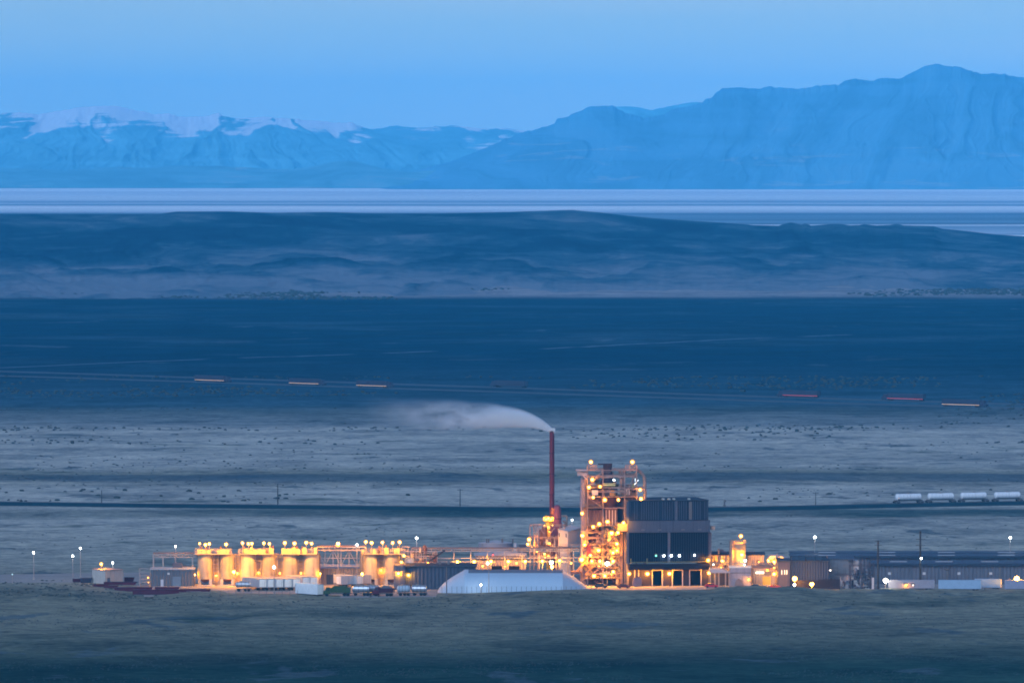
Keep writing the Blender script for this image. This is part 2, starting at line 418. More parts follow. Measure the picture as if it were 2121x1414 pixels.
# -------- salt flat
m_salt, nt, b = newmat('salt flat')
pos = nd(nt, 'ShaderNodeNewGeometry').outputs['Position']
sx = nd(nt, 'ShaderNodeSeparateXYZ'); lk(nt, pos, sx.inputs[0])
dd = mathn(nt, 'ADD', sx.outputs[1], CAMD)
ww = noisen(nt, mapped(nt, pos, (1/1600, 1/2600, 0)), 1.0, 5, .6)
band = mathn(nt, 'ADD', mathn(nt, 'DIVIDE', CAMZ*FP, dd), mathn(nt, 'MULTIPLY', mathn(nt, 'SUBTRACT', ww, .5), 5.0))
A, B_, C_, E_ = (.95,.93,.90), (.50,.56,.62), (.24,.32,.40), (.12,.16,.21)
st = [(392,A),(396,A),(398,mix3(A,B_,.6)),(403,mix3(A,B_,.5)),(408,mix3(A,B_,.2)),(414,mix3(A,B_,.5)),(419,C_),(422,mix3(B_,A,.4)),(424.5,C_),(426.8,C_),(427.6,A),(433,A),(437,mix3(A,B_,.6)),(440,B_),
      (443,E_),(449,mix3(E_,C_,.6)),(456,E_),(460,C_),(463,E_),(465.5,E_),(466.2,A),(467.5,mix3(A,B_,.5)),(470,C_),(483,B_),(487,C_),(488,A),(490.5,A),(492,C_)]
lo, hi = 88.0, 196.0
c1 = ramp(nt, mathn(nt, 'DIVIDE', mathn(nt, 'SUBTRACT', band, lo), hi-lo), [((r-HOR-lo)/(hi-lo), c) for r, c in st])
n2 = noisen(nt, mapped(nt, pos, (1/900, 1/500, 0), (7,1,0)), 1.0, 5, .65)
lk(nt, mixc(nt, mathn(nt,'MULTIPLY', smooth(nt, n2, .52, .75), .5), c1, (.38,.40,.44)), b.inputs['Base Color'])
b.inputs['Roughness'].default_value = .8; b.inputs['Specular IOR Level'].default_value = 0
ds = np.array([12500.0, 16000, 20000, 26000, 29500]); u = np.linspace(-1, 1, 9)
DD, UU = np.meshgrid(ds, u, indexing='ij')
tag(grid_mesh('salt_flat', np.stack([UU*(DD*.55), DD-CAMD, np.full_like(DD, .6)], -1), m_salt), kind='structure')

# -------- mountains
def mountain(name, pts, d0, dc, d1, seed, mat, nx, nt_, x0=-700, x1=2820, spur=1.0, shape=1.25, freq=1.0, foot=None, jag=0, wide=(1, 1)):
    t = np.concatenate([np.linspace(0, 1, nt_), np.linspace(1, 1.5, nt_//6)[1:]]); pxs = np.linspace(x0, x1, nx)
    if wide[0]: pxs = np.concatenate([np.linspace(-7500, x0-20, 300), pxs])
    if wide[1]: pxs = np.concatenate([pxs, np.linspace(x1+20, 9600, 300)])
    T, PX = np.meshgrid(t, pxs, indexing='ij')
    Dm = np.where(T <= 1, d0 + (dc-d0)*T, dc + (d1-dc)*(T-1)*2)
    Xm = (PX-1060.5)/FP*Dm; Ym = Dm - CAMD
    rough = (fbm(PX/11.0+seed, PX*0+.5, seed+3, 4, ridged=True)-.55)*jag
    rough = rough*sstep(.86, 1, T) + sstep(0, 900, np.abs(PX-1060.5)-1500)*(fbm(PX/520+seed, PX*0+3, seed+8, 5)-.5)*130
    crest = sum(prof(pts, PX+o_)*w_ for o_, w_ in ((-75,.1),(-50,.15),(-25,.17),(0,.16),(25,.17),(50,.15),(75,.1)))
    crest = crest + (prof(pts, PX)-crest)*sstep(.72, 1, T)
    zc = np.maximum(CAMZ - (crest + rough - HOR)/FP*dc, -5)
    zc1 = np.maximum(CAMZ - (prof(pts, PX) + rough - HOR)/FP*dc, -5)
    # branching spurs: ridged noise in along-range / up-slope coordinates, bent by a second noise
    w1 = fbm(PX/130+seed, T*2.2, seed+1, 4)-.5; w2 = fbm(PX/110+9, T*2.6+seed, seed+2, 4)-.5
    u_ = (PX/85 + 1.7*w1)*freq + T*1.5*np.sin(PX/210+seed); v_ = T*1.9 + 1.4*w2
    rg = fbm(u_, v_, seed, 5, ridged=True, gain=.44)
    Tc = np.clip(T, 0, 1)
    body = Tc**shape + spur*(1-Tc)**.8*Tc**.5*(rg-.56)
    Zm = zc*np.clip(body, 0, None)*(1 - np.clip((T-1)*2, 0, 1)**1.2)
    lim = CAMZ + (zc1-CAMZ)/dc*Dm - 3*(1-Tc)
    Zm = np.where(T < .995, np.minimum(Zm, lim), Zm)
    o = grid_mesh(name, np.stack([Xm, Ym, Zm], -1), mat); bake(o, rg)
    return tag(o, kind='structure')
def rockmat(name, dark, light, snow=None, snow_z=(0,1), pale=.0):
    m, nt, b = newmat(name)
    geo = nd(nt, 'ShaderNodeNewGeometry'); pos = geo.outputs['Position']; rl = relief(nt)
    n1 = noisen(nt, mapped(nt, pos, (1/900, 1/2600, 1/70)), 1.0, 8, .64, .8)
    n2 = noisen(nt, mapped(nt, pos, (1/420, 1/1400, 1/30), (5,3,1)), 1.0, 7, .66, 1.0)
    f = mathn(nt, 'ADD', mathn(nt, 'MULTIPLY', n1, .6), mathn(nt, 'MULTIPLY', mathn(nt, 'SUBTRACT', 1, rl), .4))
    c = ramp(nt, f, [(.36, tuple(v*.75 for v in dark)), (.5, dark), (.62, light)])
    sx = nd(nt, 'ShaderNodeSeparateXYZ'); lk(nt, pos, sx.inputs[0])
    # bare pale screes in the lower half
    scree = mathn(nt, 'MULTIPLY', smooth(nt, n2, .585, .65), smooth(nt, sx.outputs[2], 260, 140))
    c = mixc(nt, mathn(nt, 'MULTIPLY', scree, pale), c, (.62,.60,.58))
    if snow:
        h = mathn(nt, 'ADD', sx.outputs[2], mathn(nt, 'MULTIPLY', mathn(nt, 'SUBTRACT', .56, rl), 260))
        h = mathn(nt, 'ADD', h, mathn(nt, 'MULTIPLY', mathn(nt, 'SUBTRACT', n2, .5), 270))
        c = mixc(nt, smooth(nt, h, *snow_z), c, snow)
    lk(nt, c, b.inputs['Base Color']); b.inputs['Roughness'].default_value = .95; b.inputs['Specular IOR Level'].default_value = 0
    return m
RIGHT = [(-700,430),(500,420),(700,400),(800,380),(850,358),(880,347),(930,335),(1000,308),(1040,290),(1085,273),(1110,267),(1148,256),(1154,247),(1165,243),(1178,241),(1182,236),(1205,228),(1215,221),(1228,219),(1255,220),(1272,219),(1285,229),(1310,238),(1332,244),(1370,238),(1405,223),(1440,216),(1452,213),(1462,206),(1476,200),(1484,189),(1498,182),(1520,181),(1560,183),(1568,184),(1587,179),(1640,182),(1655,184),(1690,178),(1735,176),(1745,170),(1760,164),(1785,164),(1800,167),(1812,166),(1825,160),(1850,162),(1870,162),(1878,155),(1912,137),(1937,131),(1955,135),(1985,138),(2010,146),(2030,152),(2080,153),(2105,159),(2121,159),(2300,170),(2820,210)]
LEFT = [(-700,250),(-200,240),(0,235),(40,232),(80,236),(112,230),(146,226),(162,221),(210,219),(238,218),(282,228),(318,236),(335,236),(350,234),(372,241),(425,241),(440,237),(455,234),(462,240),(492,246),(540,241),(600,246),(640,248),(700,253),(730,254),(755,264),(775,268),(800,264),(820,260),(872,265),(940,259),(1000,267),(1050,265),(1085,270),(1130,290),(1200,320),(1300,360),(1500,400),(2820,420)]
FAR = [(-700,420),(900,380),(1150,260),(1230,230),(1270,222),(1290,220),(1318,221),(1350,228),(1380,221),(1410,216),(1440,211),(1490,216),(1700,260),(1900,330),(2820,420)]
FOOT = [(-700,360),(-100,350),(0,347),(60,350),(130,352),(240,345),(300,347),(380,343),(480,344),(560,350),(610,350),(650,344),(690,334),(720,332),(750,337),(790,348),(850,356),(900,352),(960,356),(1050,372),(1150,395),(1250,420),(2820,430)]
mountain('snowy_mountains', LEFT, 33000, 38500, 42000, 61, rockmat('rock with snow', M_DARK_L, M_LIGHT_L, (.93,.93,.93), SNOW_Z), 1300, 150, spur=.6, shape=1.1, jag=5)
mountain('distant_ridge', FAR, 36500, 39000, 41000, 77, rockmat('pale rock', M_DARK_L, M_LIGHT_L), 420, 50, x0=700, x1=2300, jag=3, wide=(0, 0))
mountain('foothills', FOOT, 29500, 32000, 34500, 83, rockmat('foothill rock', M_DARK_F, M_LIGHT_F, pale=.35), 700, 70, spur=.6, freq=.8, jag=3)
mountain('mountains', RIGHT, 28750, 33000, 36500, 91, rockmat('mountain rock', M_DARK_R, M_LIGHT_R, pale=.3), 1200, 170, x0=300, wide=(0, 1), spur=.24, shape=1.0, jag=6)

# ------------------------------------------------------------------ haze between the eye and the mountains
hb = MB().box(-29000, 29000, -CAMD-1500, 50500, -8, 560)
m, nt, b = newmat('dusk air'); nt.nodes.remove(b)
pv = nd(nt, 'ShaderNodeVolumePrincipled'); pv.inputs['Color'].default_value = (*HAZE_COL, 1)
pv.inputs['Density'].default_value = HAZE_D; pv.inputs['Anisotropy'].default_value = HAZE_G; pv.inputs['Density Attribute'].default_value = ''
pv.inputs['Temperature Attribute'].default_value = ''
lk(nt, pv.outputs[0], nt.nodes['Material Output'].inputs['Volume'])
ho = hb.build('haze', m); tag(ho, kind='stuff')
# ------------------------------------------------------------------ paints
def bulbmat(name, col, seen):
    """glowing gas inside a clear envelope: shines, and lets the lamp's own light out"""
    m, nt, b = newmat(name); nt.nodes.remove(b)
    e = nd(nt, 'ShaderNodeEmission'); e.inputs['Color'].default_value = (*col, 1); e.inputs['Strength'].default_value = seen
    tr = nd(nt, 'ShaderNodeBsdfTransparent'); ad = nd(nt, 'ShaderNodeAddShader')
    lk(nt, e.outputs[0], ad.inputs[0]); lk(nt, tr.outputs[0], ad.inputs[1]); lk(nt, ad.outputs[0], nt.nodes['Material Output'].inputs['Surface'])
    m.cycles.emission_sampling = 'NONE'; MATS[name] = m; return m
LAMPS, LD = {}, {}
def bulb_kind(name, col, seen, rad):
    m = bulbmat(name, (max(col[0],.3), col[1]*1.12, max(col[2], .05)) if col[2] < .1 else col, seen); LAMPS[name] = (col, rad); return m
def lamp_light(mat, r, loc, parent):
    """the light a lamp gives out, at its bulb"""
    if mat.name not in LAMPS: return
    col, rad = LAMPS[mat.name]; k = (mat.name, round(r, 1))
    if k not in LD:
        l = bpy.data.lights.new('lamp light', 'POINT'); l.energy = 4*math.pi**2*(round(r, 1) or .1)**2*rad; l.color = col; l.shadow_soft_size = .2; LD[k] = l
    o = bpy.data.objects.new('lamp_light', LD[k]); COL.objects.link(o); o.parent = parent; o.location = loc
SODIUM = bulb_kind('sodium bulb', SOD_COL, L_SEEN, L_SOD*.52)
FLOOD = bulb_kind('sodium flood bulb', SOD_COL, L_SEEN*1.3, L_FLOOD*.52)
YARDL = bulb_kind('yard flood bulb', (1,.93,.78), L_SEEN, L_YARD)
SODIUM_LOW = bulb_kind('tired sodium bulb', SOD_COL, L_SEEN*.9, L_SOD*.16)
SODIUM_DIM = bulb_kind('dim sodium bulb', SOD_COL, L_SEEN*.5, L_SOD*.25)
WHITE_L = bulb_kind('white bulb', (.82,.95,1), L_SEEN*.6, L_WHT)
GREENW = bulb_kind('greenish bulb', (.75,1,.72), L_SEEN*.7, L_WHT*1.2)
WARMW = bulb_kind('warm white bulb', (1,.86,.7), L_SEEN*.7, L_WHT)
GREEN_L = M('green bulb', (.3,.9,.6), emit=(.15,.8,.5), estr=3, var=0)
TUBE_L = M('strip lamp', (.9,.85,.8), emit=(1,.86,.68), estr=5, var=0)
RED_L = M('red bulb', (.8,.1,.05), emit=(1,.06,.04), estr=6, var=0)
AMBERLINE = M('amber light streak', (.8,.5,.2), emit=(1,.58,.42), estr=.72, var=0)  # amber and red strip glows imitate drawn-out light streaks
REDLINE = M('red light streak', (.8,.1,.1), emit=(1,.16,.16), estr=.42, var=0)
STEEL = M('galvanised steel', (.30,.255,.235), .5, .2, scale=.4)
STEELD = M('dark steel', (.12,.11,.11), .6, .2)
RUST = M('rusty steel', (.17,.085,.065), .8, streak=True)
MAROON = M('maroon paint', (.085,.014,.03), .55, streak=True)
MAROOND = M('dark maroon paint', (.05,.010,.022), .6, scale=1.2, var=.5)
WHITEP = M('white paint', (.36,.38,.42), .45, streak=True, var=.08)  # kept dull so trailer sides read as unlit beside their doors
WHITEB = M('weathered lit white', (.74,.72,.68), .6, streak=True)  # brightened to paint lamplight onto the trailer doors
SILO = M('silo skin', (.34,.29,.22), .55, streak=True, var=.1)
GREYC = M('grey cladding', (.11,.12,.14), .6, ribs=1.1, rib_amp=.14)
GREYS = M('slate cladding', (.045,.06,.09), .6, ribs=1.3, rib_amp=.07, streak=True)
GREYF = M('smooth grey panel', (.065,.075,.105), .6, streak=True)
TAN = M('tan cladding', (.36,.29,.24), .65, ribs=.9, rib_amp=.1)
ROOFW = M('white roof sheet', (.40,.40,.43), .6, ribs=.9, rib_amp=.06)
ROOFD = M('dark roof sheet', (.035,.045,.06), .7)
CONC = M('concrete', (.38,.35,.32), .9, scale=.3)
BLACK = M('black opening', (.008,.008,.01), .9)
TYRE = M('tyre rubber', (.015,.015,.017), .9)
YEL = M('yellow paint', (.55,.40,.06), .5)
GREENP = M('green truck paint', (.045,.075,.03), .6, scale=1.5, var=.4)
SILVER = M('polished tank', (.42,.45,.5), .3, .6)
BLUEP = M('pale blue paint', (.36,.44,.52), .5)
TENT = M('tent fabric', (.36,.47,.58), .6, var=.05, scale=.15)
TENTD = M('grey ridge fabric', (.13,.16,.20), .7, var=.06)
WOOD = M('weathered pole', (.05,.045,.04), .9)
DIRT = M('packed yard dirt', (.30,.27,.25), .95, scale=.12, var=.3)
WIND = M('window glass', (.04,.05,.06), .15)
LITW = M('lit window', (.8,.75,.6), emit=(1,.82,.5), estr=1.6, var=0)

def halo_shell():
    m, nt, b = newmat('amber halo shell'); nt.nodes.remove(b)
    e = nd(nt, 'ShaderNodeEmission'); e.inputs['Color'].default_value = (1,.36,.05,1); e.inputs['Strength'].default_value = 1.5  # this shell's own glow imitates the halo round a bulb
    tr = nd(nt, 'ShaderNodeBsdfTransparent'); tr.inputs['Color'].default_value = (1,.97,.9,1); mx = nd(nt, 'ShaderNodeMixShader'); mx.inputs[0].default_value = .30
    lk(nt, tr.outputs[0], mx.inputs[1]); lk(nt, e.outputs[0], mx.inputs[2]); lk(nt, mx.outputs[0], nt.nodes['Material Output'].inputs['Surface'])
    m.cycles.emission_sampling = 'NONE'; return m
HALO = halo_shell()
def shared(name, mb, mat, smooth=False):
    o = mb.build(name, mat, smooth=smooth); me = o.data; bpy.data.objects.remove(o); return me
HOOD = shared('floodlight', MB().lathe(0,0,[(.10,.75),(.14,.62),(.62,.42),(.64,.38),(.08,.40)], 10).bar((0,.05,.7),(0,1.1,.7),.10), STEELD)
GLOBE = {}
def globe_mesh(mat, r):
    k = (mat.name, round(r, 2))
    if k not in GLOBE: GLOBE[k] = shared('bulb', MB().ball((0,0,0), r, 10, 7), mat, True)
    return GLOBE[k]
def put(name, me, loc, parent=None, rz=0):
    o = bpy.data.objects.new(name, me); COL.objects.link(o)
    if parent is not None:
        o.parent = parent; o.location = Vector(loc) - PLOC.get(parent.name, Vector((0,0,0))) if not parent.get('_local') else loc
    else: o.location = loc
    o.rotation_euler.z = rz; return o
def lamp(parent, px, row, y, mat=None, r=.42, local=None):
    """a hooded floodlight fixed to its thing: housing as part, bulb as sub-part"""
    mat = mat or SODIUM
    loc = Vector((X(px, y), y, Z(row, y))) if local is None else Vector(local)
    base = PLOC.get(parent.name, Vector((0,0,0))) if local is None else Vector((0,0,0))
    h = bpy.data.objects.new('floodlight', HOOD); COL.objects.link(h); h.parent = parent; h.location = loc - base
    r *= .92+.16*random.random()
    if mat in (SODIUM, SODIUM_DIM, SODIUM_LOW, FLOOD):
        g = bpy.data.objects.new('bulb', globe_mesh(mat, r*.9)); COL.objects.link(g); g.parent = h
        g = bpy.data.objects.new('amber_halo', globe_mesh(HALO, r*1.75)); COL.objects.link(g); g.parent = h  # added glowing shell, an amber halo round the bulb
    else:
        g = bpy.data.objects.new('bulb', globe_mesh(mat, r)); COL.objects.link(g); g.parent = h
    lamp_light(mat, r, (0,0,0), h)
    return h
def T(name, label, cat, px, y, group=None, z=0, rz=0):
    return thing(name, label, cat, (X(px, y), y, z), rz, group)

def lamp_post(px, row, y, label, mat, r=.36, group='lamp posts round the plant', arm=1.0, name='lamp_post'):
    t = T(name, label, 'lamp post', px, y, group)
    x, z = X(px, y), Z(row, y)
    MB().tube((x,y,0),(x,y,z+.5),.16,.09,8).box(x-.35,x+.35,y-.35,y+.35,0,.5).build('pole', STEEL, t)
    MB().bar((x,y,z+.45),(x,y-arm,z+.55),.12).box(x-.3,x+.3,y-arm-.55,y-arm+.2,z+.42,z+.62).build('lamp_head', STEELD, t)
    h = MB().ball((x, y-arm-.1, z), r, 10, 7).build('bulb', mat, t, smooth=True)
    lamp_light(mat, r, Vector((x, y-arm-.1, z))-PLOC[t.name], t)
    return t

# ------------------------------------------------------------------ yard, white lamps at the far left
yd = [(X(-60,-50),-50),(X(120,-66),-66),(X(430,-64),-64),(X(600,-75),-75),(X(900,-66),-66),(X(1220,-46),-46),(X(1500,-36),-36),(X(2250,-36),-36),(X(2250,110),110),(X(1500,120),120),(X(700,120),120),(X(-60,80),80)]
o = MB().add([(x,y,.06) for x,y in yd], [tuple(range(len(yd)))]).build('yard', DIRT); tag(o, kind='structure')

lamp_post(69,1144,50,'thin post with a white lamp, standing alone over the grass farthest from the silos',WHITE_L,.34)
lamp_post(150,1151,44,'lower white lamp of the close pair beyond the pale storage shed',WHITE_L,.34)
lamp_post(166,1135,62,'taller white lamp of the close pair beyond the pale storage shed',WHITE_L,.34)
lamp_post(233,1165,40,'short white lamp post directly behind the roof of the pale storage shed',WHITE_L,.32)
lamp_post(863,1114,55,'tall white lamp post behind the grey warehouse and crane boom',WHITE_L,.4)
lamp_post(1688,1112,70,'white lamp on a tall pale pole behind the long warehouse roof, beside the grey shed',WHITE_L,.42)
lamp_post(2093,1113,75,'white lamp on a tall pole behind the far end of the long warehouse roof',WHITE_L,.4)
lamp_post(25,1189,20,'very faint low lamp post near the edge of the spoil heap',M('faint bulb',(.5,.6,.6),emit=(.5,.75,.8),estr=1.0,var=0),.25)

# pale storage shed, corner towards the camera
t = T('storage_shed','pale cream storage shed standing alone behind the maroon containers','shed',222,15)
y = 15; z1 = Z(1182,y)
a, c, d = (X(190,y+9),y+9), (X(217,y),y), (X(254,y+7),y+7); e = (a[0]+d[0]-c[0], a[1]+d[1]-c[1])
MB().add([(*a,0),(*c,0),(*d,0),(*e,0),(*a,z1),(*c,z1),(*d,z1),(*e,z1)],[(0,1,5,4),(1,2,6,5),(2,3,7,6),(3,0,4,7),(4,5,6,7)]).build('wall', M('cream sheet',(.50,.46,.42),.6,streak=True), t)
g = .25; cx, cy2 = (a[0]+d[0])/2, (a[1]+d[1])/2
def out(p): return (cx+(p[0]-cx)*1.04, cy2+(p[1]-cy2)*1.04)
A_, C_2, D_, E_2 = map(out, (a, c, d, e))
MB().add([(*A_,z1+.02),(*C_2,z1+.02),(*D_,z1+.02),(*E_2,z1+.02),(*A_,z1+.22),(*C_2,z1+.22),(*D_,z1+.22),(*E_2,z1+.22),(cx,cy2,z1+.75)],[(0,1,5,4),(1,2,6,5),(2,3,7,6),(3,0,4,7),(4,5,8),(5,6,8),(6,7,8),(7,4,8),(0,3,2,1)]).build('roof', M('rusty pale roof',(.42,.33,.28),.6), t)
MB().bar((c[0]+1.2,c[1]+.1,.0),(c[0]+1.2,c[1]+.1,2.4),1.0,.08).build('door', GREYF, t)
MB().tube((X(209,20),20,z1),(X(209,20),20,Z(1166,20)),.08,n=6).build('lamp_pole', STEEL, t)
lamp(t, 209, 1168, 19.5, r=.42)

# roll-off containers and flat trailers along the front of the yard
def container(px0, px1, row_t, row_b, y, rz, label, mat=None, name='roll_off_container'):
    y = yrow(row_b); s = sc(y); L = (px1-px0)*s/max(.3, math.cos(rz)); h = (row_b-row_t)*s*.8; w = 2.5
    t = T(name, label, 'container', (px0+px1)/2, y, 'containers and flatbeds in front of the sheds', rz=rz); t['_local'] = 1
    h = max(.7, h)
    sh = MB().prism([(-L/2,.25),(L/2-.5,.25),(L/2,h),(-L/2,h)], -w/2, w/2)
    for i in range(int(L/1.5)):
        x = -L/2+.6+i*1.5; sh.box(x-.06,x+.06,-w/2-.09,-w/2,.3,h-.05)
    sh.build('body', mat or MAROON, t, rel=False)
    MB().box(-L/2,L/2,-w/2-.1,w/2+.1,h,h+.12).build('rim', MAROOND if mat is None else STEELD, t, rel=False)
    MB().box(-L/2+.3,L/2-.8,-.9,-.7,0,.25).build('skid', STEELD, t, rel=False); MB().box(-L/2+.3,L/2-.8,.7,.9,0,.25).build('skid', STEELD, t, rel=False)
    del t['_local']; return t
container(150,168,1196,1206,-45,.15,'small dark container at the tip of the spoil heap',MAROOND)
container(166,190,1194,1208,-42,.1,'taller dark blue-black container beside the pale shed',M('blue black steel',(.03,.035,.06)))
container(192,222,1208,1218,-46,.2,'short maroon container in front of the pale shed wall')
container(214,282,1204,1212,-38,.05,'long flat maroon flatbed lying behind the other containers')
container(216,244,1211,1221,-48,-.1,'stubby maroon container with ribbed side, ahead of the long flatbed')
container(236,315,1214,1226,-54,.06,'long dark container with a pale top edge in the middle of the row')
container(274,372,1219,1232,-60,.04,'nearest long red container lowest on the yard edge')
container(320,372,1215,1221,-46,.03,'thin maroon flatbed close under the grey metal shed')
container(372,436,1218,1229,-57,-.03,'maroon skip tipped low, last of the row next to the open yard')
container(386,416,1224,1231,-62,.1,'low black skid lying in front of the last maroon skip',STEELD)
container(257,278,1193,1206,-8,.0,'dark red rack of stacked frames behind the flatbed, beside the stair tower',MAROOND,name='pipe_rack')

# stair tower and grey metal shed
t = T('stair_tower','small lit open steel stair tower between the pale shed and the grey metal shed','stairs',298,6)
m = MB(); y0, y1 = 4, 8; xa, xb = X(288,y0), X(310,y0); zt = Z(1178,y0)
for x in (xa, xb):
    for y in (y0, y1): m.bar((x,y,0),(x,y,zt),.14)
for k in range(5):
    z = zt*(k+1)/5; m.bar((xa,y0,z),(xb,y0,z),.12).bar((xa,y1,z),(xb,y1,z),.12).bar((xa,y0,z),(xa,y1,z),.12).bar((xb,y0,z),(xb,y1,z),.12)
m.build('frame', STEEL, t)
m = MB()
for k in range(5):
    z = zt*k/5; a, b2 = ((xa,xb) if k % 2 == 0 else (xb,xa)); m.bar((a,y0+.9,z),(b2,y0+.9,z+zt/5),.9,.1)
m.build('stair_flight', STEEL, t)
lamp(t, 306, 1196, 5.5, SODIUM_DIM, .22); lamp(t, 307, 1206, 5.5, SODIUM_DIM, .2)

t = T('metal_shed','blue-grey corrugated metal shed with a roller door beside the first silo','shed',348,2)
y = 2; s = sc(y); xl, xc_, xr = X(312,y), X(377,y), X(401,y); zt = Z(1180,y)
MB().box(xl,xr,y,y+11,0,zt).build('wall', GREYC, t)
MB().prism_x([(y-.3,zt),(y+11.3,zt),(y+11.3,zt+.3),(y+5.5,zt+.75),(y-.3,zt+.3)], xl-.3, xr+.3).build('roof', M('pale shed roof',(.34,.35,.37),.6), t)
MB().box(X(357,y),X(374,y),y-.08,y,0.0,Z(1194,y)).build('roller_door', M('blue roller door',(.13,.18,.23),.5), t)
MB().box(xc_-.15,xc_+.15,y-.14,y,0,zt).build('corner_trim', STEELD, t)
MB().box(X(346,y),X(351,y),y-.07,y,Z(1190,y),Z(1186,y)).build('window', M('pale pane',(.5,.5,.5),.3), t)
MB().box(X(332,y),X(338,y),y-.07,y,0,Z(1200,y)).build('door', M('light door',(.42,.45,.5),.5), t)
MB().box(X(356,y),X(376,y),y+3,y+6,zt+.4,Z(1166,y+3)).box(X(360,y),X(385,y),y+6.2,y+8,zt+.4,Z(1172,y+6)).build('roof_unit', M('dark roof unit',(.07,.08,.11),.6), t)

# ------------------------------------------------------------------ silos
def silo(pxl, pxr, rt, rb, y, label):
    s = sc(y); r = (pxr-pxl)*s/2; x = X((pxl+pxr)/2, y); yc = y + r
    t = thing('storage_silo', label, 'silo', (x, yc, 0), 0, 'steel silos in the lit row')
    zt, zb = Z(rt, y), 2.3
    prof = [(r,zb)]
    n = 4
    for k in range(1, n):
        z = zb+(zt-zb)*k/n; prof += [(r,z-.06),(r+.05,z-.06),(r+.05,z+.06),(r,z+.06)]
    prof += [(r,zt)]
    MB().lathe(x,yc,prof,28).build('shell', (SILO, M('rust streaked silo skin', (.30,.25,.18), .6, streak=True, var=.25, scale=.9), M('pale silo skin', (.40,.35,.27), .5, streak=True, var=.15))[int(pxl) % 3], t, smooth=True)
    a_ = -.22; MB().tube((x+(r+.22)*math.cos(a_),yc+(r+.22)*math.sin(a_),.4),(x+(r+.22)*math.cos(a_),yc+(r+.22)*math.sin(a_),zt+.6),.14,n=8).build('downpipe', RUST, t)
    MB().lathe(x,yc,[(r+.12,zt),(r+.12,zt+.2),(.5,zt+.9),(.01,zt+.95)],28).build('roof', SILO, t, smooth=True)
    MB().lathe(x,yc,[(.5,1.0),(r-.08,zb-.02)],20).build('hopper', RUST, t, smooth=True)
    for (dx, dy) in ((-.72,-.62),(.72,-.62),(-.72,.62),(.72,.62)):
        MB().box(x+dx*r-.5,x+dx*r+.5,yc+dy*r-.5,yc+dy*r+.5,.0,zb).build('leg', CONC, t)
    MB().box(x-r-.6,x+r+.6,yc-r-.6,yc+r+.6,.0,.35).build('plinth', CONC, t)
    return t
SY = 6
names = ['first silo of the row, next to the grey metal shed, its left flank unlit',
 'second silo, glowing yellow beside a low bright lamp','third silo, standing above the parked tank trailer',
 'fourth silo, with a small white lamp in front','fifth silo, brightest yellow face, behind the white trailer backs',
 'sixth silo, last before the open truss bridge','seventh silo, just beyond the truss bridge, its left half in shade','eighth silo, half hidden behind the grey warehouse end']
SP = [(408,440),(454,486),(497,529),(541,573),(585,617),(629,661),(752,783),(795,827)]
for (a, b2), n_ in zip(SP, names): silo(a, b2, 1150, 1205, SY, n_ if 'silo' in n_ else n_)

def catwalk(px0, px1, r0, r1, label, lamps, seed):
    """panelled walkway house across the tops of a pair of silos"""
    rr = random.Random(seed); y0, y1 = SY-1.2, SY+4.5
    t = T('silo_walkway', label, 'walkway', (px0+px1)/2, y0, 'lit walkways on the silo tops', z=Z(1149,y0))
    za, zb = Z(r1,y0), Z(r0,y0); xa, xb = X(px0,y0), X(px1,y0)
    MB().box(xa,xb,y0,y1,za-.35,za-.1).build('deck', STEEL, t)
    m = MB()
    x = xa
    while x < xb-.5:
        w = rr.uniform(.8,1.9); 
        if rr.random() < .72: m.box(x,min(xb,x+w*.92),y0+.25+rr.uniform(0,.5),y0+.45+rr.uniform(.2,.6),za-.1,za+(zb-za)*rr.uniform(.6,1.0))
        x += w
    m.build('panel', M('yellow lit panel',(.56,.44,.24),.6), t)
    MB().rail(xa,xb,y0,y1,za-.1,1.5,.09,1.6).build('railing', STEEL, t)
    m = MB()
    for k in range(4):
        xx = xa+(xb-xa)*rr.random(); m.tube((xx,y0+2.5,za-.1),(xx,y0+2.5,zb+rr.uniform(-.3,.7)),.28,n=8).box(xx-.6,xx+.4,y0+2,y0+3,za-.1,za+1)
    m.build('vent', RUST, t)
    for (lx, lr, *mm) in lamps:
        MB().tube((X(lx,y0-1),y0-.1,za),(X(lx,y0-1),y0-.1,Z(lr,y0)+.6),.07,n=6).bar((X(lx,y0-1),y0-.1,Z(lr,y0)+.7),(X(lx,y0-1),y0-4.3,Z(lr,y0)+.7),.09).build('lamp_pole', STEEL, t)
        lamp(t, lx, lr, y0-4.4, FLOOD, (mm[1] if mm else .42))
catwalk(402,478,1136,1146,'lit walkway on the first pair of silos, with uneven lamps',[(413,1125.5,None,.32),(425,1128),(433,1126),(468,1127,None,.5)],1)
catwalk(494,566,1135,1146,'lit walkway on the second pair of silos, with five lamps',[(502,1124.5),(514,1126),(521,1125.5),(546,1124.5),(557.5,1126)],2)
catwalk(583,656,1134,1146,'lit walkway on the third pair of silos, before the truss bridge',[(589.5,1124,None,.46),(609.5,1125,None,.46),(634,1123.5,None,.48),(645,1125.5)],3)
catwalk(748,838,1133,1146,'brightest yellow walkway on the last pair of silos',[(757.5,1122),(769.5,1124),(792,1123),(813,1124),(827.5,1122.5)],4)

